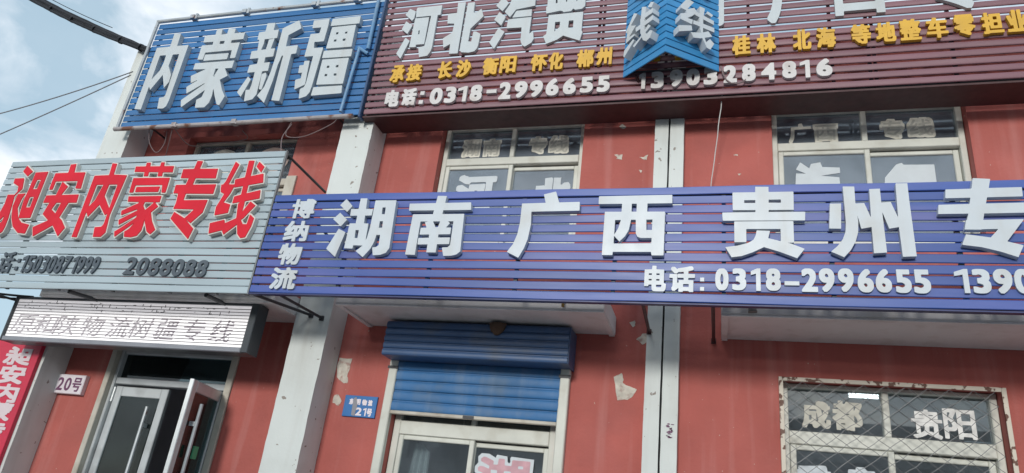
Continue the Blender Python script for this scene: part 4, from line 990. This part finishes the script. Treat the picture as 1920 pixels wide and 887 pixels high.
# ================================================================== paper lettering stuck inside the windows
def rough(loops, r, a):
    return [np.array([[p[0]+r.uniform(-a, a), p[1]+r.uniform(-a, a)] for p in lp]) for lp in loops]
GP = 'paper characters stuck in the window panes'
def cutout(ch, x0, x1, z0, z1, y, bold, mm, label, inner=None, ibold=.004, jit=.012):
    r = random.Random(ord(ch)+int(x0*100))
    w, h = x1-x0, z1-z0
    v, f = extruded(rough(contours(ch, w, h, bold, bold*.9, 56), r, w*jit), .0015)
    o = link_mesh('paper_character', np.stack([x0+v[:, 0], y-v[:, 2]-.001, z0+v[:, 1]], 1), f, mm)
    tag(o, label, 'paper lettering', GP)
    if inner:
        b = bold*.75
        glyph('printed_character', ch, x0+b, x1-b, z0+b, z1-b, y-.0022, .001, ibold, ibold, inner, o, 60)
    return o
# the paper sits just behind its glass; upper lights' glass is at y+.045
yy = .1435
zh = {'湖': 'first', }
for (ch, a, b, c, d), lab in zip(W1, ('beige paper 湖 in the upper left pane of the window under the yellow 衡阳', 'beige paper 南 in the upper left pane of the window under the yellow 衡阳',
                                     'beige paper 专 in the upper right pane of the window left of the joint', 'beige paper 线 in the upper right pane of the window left of the joint')):
    cutout(ch, a, b, c, d, yy, .021, PAPER, lab, PAPERL, .002)
for (ch, a, b, c, d), lab in zip(W2, ('small beige paper 广 in the upper left pane of the window at right', 'small beige paper 西 in the upper left pane of the window at right',
                                     'beige paper 专 in the upper right pane of the window under the yellow 车', 'beige paper 线 in the upper right pane of the window under the yellow 零')):
    cutout(ch, a, b, c, d, yy, .008 if ch == '广' else .026, PAPER, lab, None if ch == '广' else PAPERL, .002)
cutout('河', *W1B[0][1:], .120, .022, PAPERW, 'white paper 河 half hidden behind the violet-blue sign, left sash')
cutout('北', *W1B[1][1:], .164, .026, PAPERW, 'white paper 北 half hidden behind the violet-blue sign, right sash')
def scrap(name, poly, y, th, mm, label, cat, group=None):
    return tag(MB().sheet(poly, y, th).build(name, mm), label, cat, group)
scrap('paper_character', [(.64, 4.72), (.66, 4.97), (.745, 4.965), (.66, 5.01), (.70, 5.085), (.775, 5.02), (.79, 5.065), (.87, 5.08), (.885, 5.03), (1.03, 5.02), (1.03, 4.965), (.87, 4.94), (1.02, 4.92), (1.03, 4.72)], .121, .0015, PAPERW, 'white paper cut-out with forked top in the lower left sash of the right upper window', 'paper lettering', GP)
scrap('paper_sheet', [(1.37, 4.72), (1.40, 4.93), (1.50, 5.06), (1.545, 5.075), (1.56, 5.055), (1.80, 5.05), (1.80, 4.72)], .164, .0015, PAPERW, 'large white paper sheet with a slanted corner in the right upper window', 'paper sheet')
for (ch, a, b, c, d), lab in zip(RW[:4], ('grey paper 成 behind the wire grille, upper left pane', 'grey paper 都 behind the wire grille, upper left pane', 'clear cut paper 贵 behind the wire grille, upper right pane', 'clear cut paper 阳 behind the wire grille, upper right pane')):
    cutout(ch, a, b, c, d, .1335, .009 if ch in '成都' else .0065, PAPERL if ch in '成都' else PAPERG, lab, None, jit=.004)
cutout('重', *RW[4][1:], .112, .025, PAPERW, 'white paper top edge of a character at the bottom left of the grilled window')
cutout('庆', *RW[5][1:], .112, .028, PAPERW, 'white paper character tip at the bottom of the grilled window, right of the first')
cutout('湖', *SW[0][1:], .112, .034, PAPERW, 'pink paper 湖 with white edging in the sash below the blue shutter', PINK, .012)
# round paper number discs in the left upper window
for x, lab in ((-5.715, 'plain round paper disc peeping over the pale grey sign, left pane'), (-5.03, 'round paper disc with red number 20号 peeping over the pale grey sign')):
    pts = [(x+.235*math.cos(t*math.pi/20), 5.33+.175*math.sin(t*math.pi/20)) for t in range(40)]
    o = scrap('paper_disc', pts, .1535, .0015, PAPER if x < -5.2 else mat('pale_pink_paper', (.78, .62, .55), .85), lab, 'paper disc')
    glyphs = [('2', x-.12, x-.045, 5.30, 5.455), ('0', x-.03, x+.045, 5.30, 5.455), ('号', x+.06, x+.17, 5.28, 5.455)]
    if x > -5.2: letters(o, glyphs, .1515, .001, .008, .008, REDINK, 50)
    else: letters(o, glyphs, .1515, .001, .006, .006, PAPERL, 50)

# pale curtain inside the shuttered window
m = MB(); N_ = 26
for k in range(N_+1):
    t = k/N_
    for zz in (1.0, 2.0, 2.26, 2.33):
        wv = .02*math.sin(t*19)
        xx = -2.74+t*.19*(1 if zz < 2.2 else (.85 if zz < 2.3 else .45))+(0 if zz < 2.2 else .02)
        m.v.append((xx, .30+wv, zz))
for k in range(N_):
    for j in range(3): m.f.append((k*4+j, k*4+4+j, k*4+5+j, k*4+1+j))
tag(m.build('curtain', CLOTH, smooth=True), 'pale curtain gathered at the left inside the window below the blue shutter', 'curtain')

# lamp inside the right shop
lp = thing('ceiling_lamp', (1.2, 1.15, 3.1), 'lit white tube lamp on the ceiling behind the wire grille', 'ceiling lamp')
MB().cbox(1.10, 1.36, .95, 1.05, 3.175, 3.197).build('lamp_base', PLATEW, lp)
MB().tube([(1.11, 1.0, 3.155), (1.35, 1.0, 3.155)], .019, 10).build('lamp_tube', emit_mat('lit_tube', (.93, 1.0, .98), 2.5), lp)

# ================================================================== wire grille over the right ground floor window
gr = thing('window_grille', (1.22, -.03, 1.15), 'rust spotted cream steel grille with diamond wire mesh over the ground floor window at right', 'window grille')
m = MB(); gx0, gx1, gz0, gz1 = .44, 2.01, 1.12, 3.045
for a, b, c, d in ((gx0, gx0+.032, gz0, gz1), (gx1-.032, gx1, gz0, gz1), (gx0+.033, gx1-.033, gz1-.032, gz1), (gx0+.033, gx1-.033, gz0, gz0+.032)):
    m.cbox(a, b, -.04, -.034, c, d, .002)
m.box(gx0, gx0+.005, -.0335, -.003, gz0, gz1); m.box(gx1-.005, gx1, -.0335, -.003, gz0, gz1); m.box(gx0+.006, gx1-.006, -.0335, -.003, gz1-.005, gz1)
m.build('frame', RUSTCREAM, gr)
m = MB(); r = random.Random(8)
dx, dz = .0735, .058
nxs = int((gx1-gx0-.06)/dx)
nzs = int((gz1-gz0-.06)/dz)
def node(i, j):
    rr = random.Random(i*131+j*7919)
    sag = -.018*math.sin(math.pi*i/nxs)*(j/nzs)
    return (gx0+.03+i*dx+rr.uniform(-.007, .007), -.026+(.004 if (i+j) % 4 < 2 else -.004), gz1-.03-j*dz+rr.uniform(-.006, .006)+sag)
for i in range(nxs+1):
    for j in range(nzs):
        if (i+j) % 2 == 0:
            for di in (1, -1):
                if 0 <= i+di <= nxs:
                    p, q2 = node(i, j), node(i+di, j+1)
                    mid = tuple((p[k]+q2[k])/2+(r.uniform(-.004, .004) if k != 1 else 0) for k in range(3))
                    m.tube([p, mid, q2], .0024, 5)
m.build('wire_mesh', MESHW, gr)

# ================================================================== torn poster scraps on the red wall
TP = 'torn poster scraps on the red wall'
def ragged(poly, r, n=3, a=.006):
    out = []
    for k in range(len(poly)):
        p, q_ = poly[k], poly[(k+1) % len(poly)]
        ln = math.hypot(q_[0]-p[0], q_[1]-p[1])
        for t in range(n):
            s_ = t/n
            j = a*min(1, ln/.06) if t else a*.3
            out.append((p[0]+(q_[0]-p[0])*s_+r.uniform(-j, j), p[1]+(q_[1]-p[1])*s_+r.uniform(-j, j)))
    return out
for poly, lab in (
    ([(-3.509, 3.018), (-3.372, 3.015), (-3.371, 2.92), (-3.385, 2.844), (-3.365, 2.784), (-3.404, 2.774), (-3.492, 2.829), (-3.51, 2.932)], 'tall torn paper patch right of the wide white pilaster, above a smaller scrap'),
    ([(-3.477, 2.663), (-3.437, 2.669), (-3.391, 2.613), (-3.413, 2.566), (-3.484, 2.589)], 'small torn paper scrap left of the blue number plate'),
    ([(-.876, 2.974), (-.811, 3.014), (-.795, 2.958), (-.798, 2.928), (-.706, 2.892), (-.676, 2.882), (-.706, 2.826), (-.75, 2.79), (-.835, 2.78)], 'boot shaped torn paper patch between the shutter and the joint'),
    ([(-.77, 3.462), (-.72, 3.485), (-.714, 3.432), (-.739, 3.422)], 'tiny torn scrap just right of the middle canopy slab end'),
    ([(-.704, 3.312), (-.652, 3.367), (-.602, 3.374), (-.6, 3.304), (-.648, 3.267)], 'torn grey scrap beside the maroon strut at the joint pilaster'),
    ([(-.995, 5.622), (-.935, 5.647), (-.915, 5.603), (-.944, 5.583)], 'torn scrap in the shade right under the maroon sign'),
    ([(-.969, 5.477), (-.94, 5.511), (-.896, 5.473), (-.925, 5.453)], 'torn triangular scrap on the wall, second below the maroon sign'),
    ([(-.999, 5.16), (-.919, 5.16), (-.919, 5.105), (-.979, 5.114), (-.968, 5.135)], 'square torn scrap right of the window transom'),
    ([(-.755, 5.122), (-.708, 5.125), (-.669, 5.148), (-.684, 5.09), (-.713, 5.098)], 'bird shaped torn scrap left of the joint pilaster'),
    ([(-.755, 4.985), (-.723, 4.977), (-.73, 4.951)], 'tiny torn scrap lowest above the violet-blue sign'),
    ([(.11, 5.114), (.151, 5.119), (.151, 5.103)], 'tiny white chip on the wall left of the right upper window, the higher'),
    ([(.146, 4.916), (.18, 4.912), (.159, 4.896)], 'tiny white chip on the wall left of the right upper window, the lower'),
    ([(-2.944, 5.603), (-2.907, 5.594), (-2.924, 5.573)], 'tiny white chip under the maroon sign, left of the window')):
    r = random.Random(int(poly[0][1]*1000))
    scrap('poster_scrap', ragged(poly, r), -.0015, .002, TORN, lab, 'paper scrap', TP)

# mud nest on the shutter housing
m = MB(); n = 12
for k in range(7):
    t = k/6; rr = .075*math.sin(math.pi*(.5-.42*t))*(1+.06*math.sin(k*5)); z = 3.32-.105*t
    for j in range(n):
        a = 2*math.pi*j/n; q_ = rr*(1+rnd.uniform(-.08, .08))
        m.v.append((-1.867+q_*math.cos(a)*1.1, -.305+q_*math.sin(a)*.55, z))
for k in range(6):
    for j in range(n): m.f.append((k*n+j, k*n+(j+1) % n, (k+1)*n+(j+1) % n, (k+1)*n+j))
m.f += [tuple(range(n)), tuple(6*n+j for j in range(n))]
tag(m.build('mud_nest', MUD, smooth=True), 'brown mud lump like a nest on the blue shutter housing under the slab', 'nest')

# small rusty pipe end and dark cone under the slabs
tag(MB().tube([(-1.21, -.72, 3.42), (-1.21, -.72, 3.352)], .012, 8).build('slab_stub', mat('rusty_yellow_pipe', (.34, .20, .04), .6)), 'short rusty yellow drain pipe at the front of the middle canopy slab', 'pipe')
tag(MB().tube([(.22, -.70, 3.47), (.22, -.70, 3.41), (.225, -.70, 3.355)], .016, 10, .034).build('slab_stub', mat('plain_grey', (.20, .19, .18), .9)), 'grey flared stub at the front of the right canopy slab', 'pipe')  # plain grey cone before the slab front, wider at its foot

# ================================================================== cables and wires
def sagline(p, q_, sag, n=16, wob=0.0, seed=0):
    r = random.Random(seed); p, q_ = Vector(p), Vector(q_); out = []
    for k in range(n+1):
        t = k/n; v = p.lerp(q_, t); v.z -= sag*4*t*(1-t)
        if 0 < k < n: v += Vector((r.uniform(-wob, wob), r.uniform(-wob, wob), r.uniform(-wob, wob)))
        out.append(v)
    return out
m = MB()
A_, B_ = Vector((-9.6, -.42, 7.97)), Vector((-6.80, -.36, 6.66))
for k, (oy, oz, sg_, rr) in enumerate(((0, 0, .06, .020), (.02, .035, .07, .016), (-.02, .02, .05, .016), (.01, -.03, .065, .017), (-.015, -.02, .085, .013), (.0, .05, .04, .012), (.02, .01, .10, .012))):
    m.tube(sagline(A_+Vector((0, oy, oz)), B_+Vector((0, oy*.5, oz*.6)), sg_, 22, .004, k), rr*1.35, 8)
for t in (.12, .3, .46, .62, .8, .93):
    c = A_.lerp(B_, t); c.z -= .065*4*t*(1-t)
    m.tube([c+Vector((-.012, 0, .007)), c+Vector((.012, 0, -.007))], .050, 8)
tag(m.build('cable_bundle', CABLE), 'thick black bundle of cables coming down to the top left pilaster', 'cable')
tag(MB().tube(sagline((-9.5, -.4, 8.05), (-7.6, -.37, 7.11), .03, 16), .005, 6).build('overhead_wire', CABLE), 'thin dark wire just above the black cable bundle', 'wire')
GW = 'thin wires from the street to the left pilaster'
tag(MB().tube(sagline((-10.4, -.5, 5.50), (-7.05, -.302, 6.42), .10, 20), .0075, 6).build('overhead_wire', WIREM), 'upper of two thin grey wires crossing the sky to the left pilaster', 'wire', GW)
tag(MB().tube(sagline((-10.4, -.5, 4.72), (-7.06, -.302, 6.37), .05, 20), .0075, 6).build('overhead_wire', WIREM), 'lower of two thin grey wires crossing the sky to the left pilaster', 'wire', GW)
tag(MB().tube(sagline((.03, -.41, 5.66), (-.11, -.012, 4.6), .02, 14, .003, 4), .0045, 6).build('hanging_wire', WIREW), 'thin white wire hanging down the wall right of the joint', 'wire')
tag(MB().tube([(.0, -.47, 5.78), (.02, -.46, 5.70), (.05, -.46, 5.63), (.09, -.47, 5.585), (.14, -.47, 5.575), (.19, -.46, 5.60), (.215, -.45, 5.63)], .0065, 6).build('hanging_wire', WIRED), 'brown wire loop dangling under the right corner of the V sign', 'wire')
UW = 'loose wires under the blue sign'
for pts, lab in (
    ([(-6.35, -.40, 5.47), (-6.33, -.35, 5.32), (-6.24, -.3, 5.22), (-6.17, -.3, 5.33), (-6.14, -.35, 5.47)], 'loose wire loop under the left end of the blue sign'),
    ([(-5.95, -.44, 5.44), (-5.90, -.2, 5.36), (-5.70, -.05, 5.47), (-5.3, -.03, 5.52), (-5.15, -.3, 5.46)], 'slack wire under the middle of the blue sign'),
    ([(-4.42, -.44, 5.46), (-4.48, -.40, 5.30), (-4.25, -.40, 5.28), (-3.95, -.42, 5.40), (-3.88, -.44, 5.46)], 'slack wire loop under the right end of the blue sign'),
    ([(-4.43, -.42, 5.43), (-4.36, -.6, 5.15), (-4.12, -.85, 4.80)], 'straight wire from the blue sign down to the pale grey sign corner'),
    ([(-6.0, -.42, 5.45), (-6.15, -.25, 5.28), (-6.30, -.1, 5.20)], 'short wire hanging by the left upper window')):
    c = []
    for k in range(len(pts)-1):
        p0 = Vector(pts[max(k-1, 0)]); p1 = Vector(pts[k]); p2 = Vector(pts[k+1]); p3 = Vector(pts[min(k+2, len(pts)-1)])
        for t in (0, .2, .4, .6, .8):
            c.append(.5*((2*p1)+(p2-p0)*t+(2*p0-5*p1+4*p2-p3)*t*t+(3*p1-p0-3*p2+p3)*t**3))
    c.append(Vector(pts[-1]))
    tag(MB().tube(c, .005, 6).build('loose_wire', WIRED), lab, 'wire', UW)
m = MB()
m.tube(sagline((-8.2, -.9, 3.42), (-6.80, -.62, 3.335), .03, 12), .012, 6); m.tube(sagline((-8.0, -.95, 3.30), (-6.95, -.6, 3.32), .02, 12, .006, 2), .007, 6)
m.tube(sagline((-8.0, -.8, 3.34), (-7.2, -.9, 3.31), .02, 10, .006, 3), .006, 6)
tag(m.build('service_wires', CABLE), 'dark tangled wires at the left end of the LED message board', 'wire')
# handwritten marks on the pilasters
def scrawl(x, z, y, n, h, seed, label):
    r = random.Random(seed); m = MB()
    for k in range(n):
        zz = z-k*h*1.1
        for q_ in range(3):
            x0, z0 = x+r.uniform(-.02, .02), zz+r.uniform(-h/2, h/2)
            m.sheet([(x0, z0), (x0+r.uniform(.01, .03), z0+r.uniform(-.02, .02)), (x0+r.uniform(.012, .03), z0-.006), (x0+.002, z0-.006)], y, .0008)
    tag(m.build('scribble', INK), label, 'graffiti')
scrawl(-.405, 2.60, -.1035, 5, .022, 3, 'small dark handwritten scribble on the right joint pilaster')
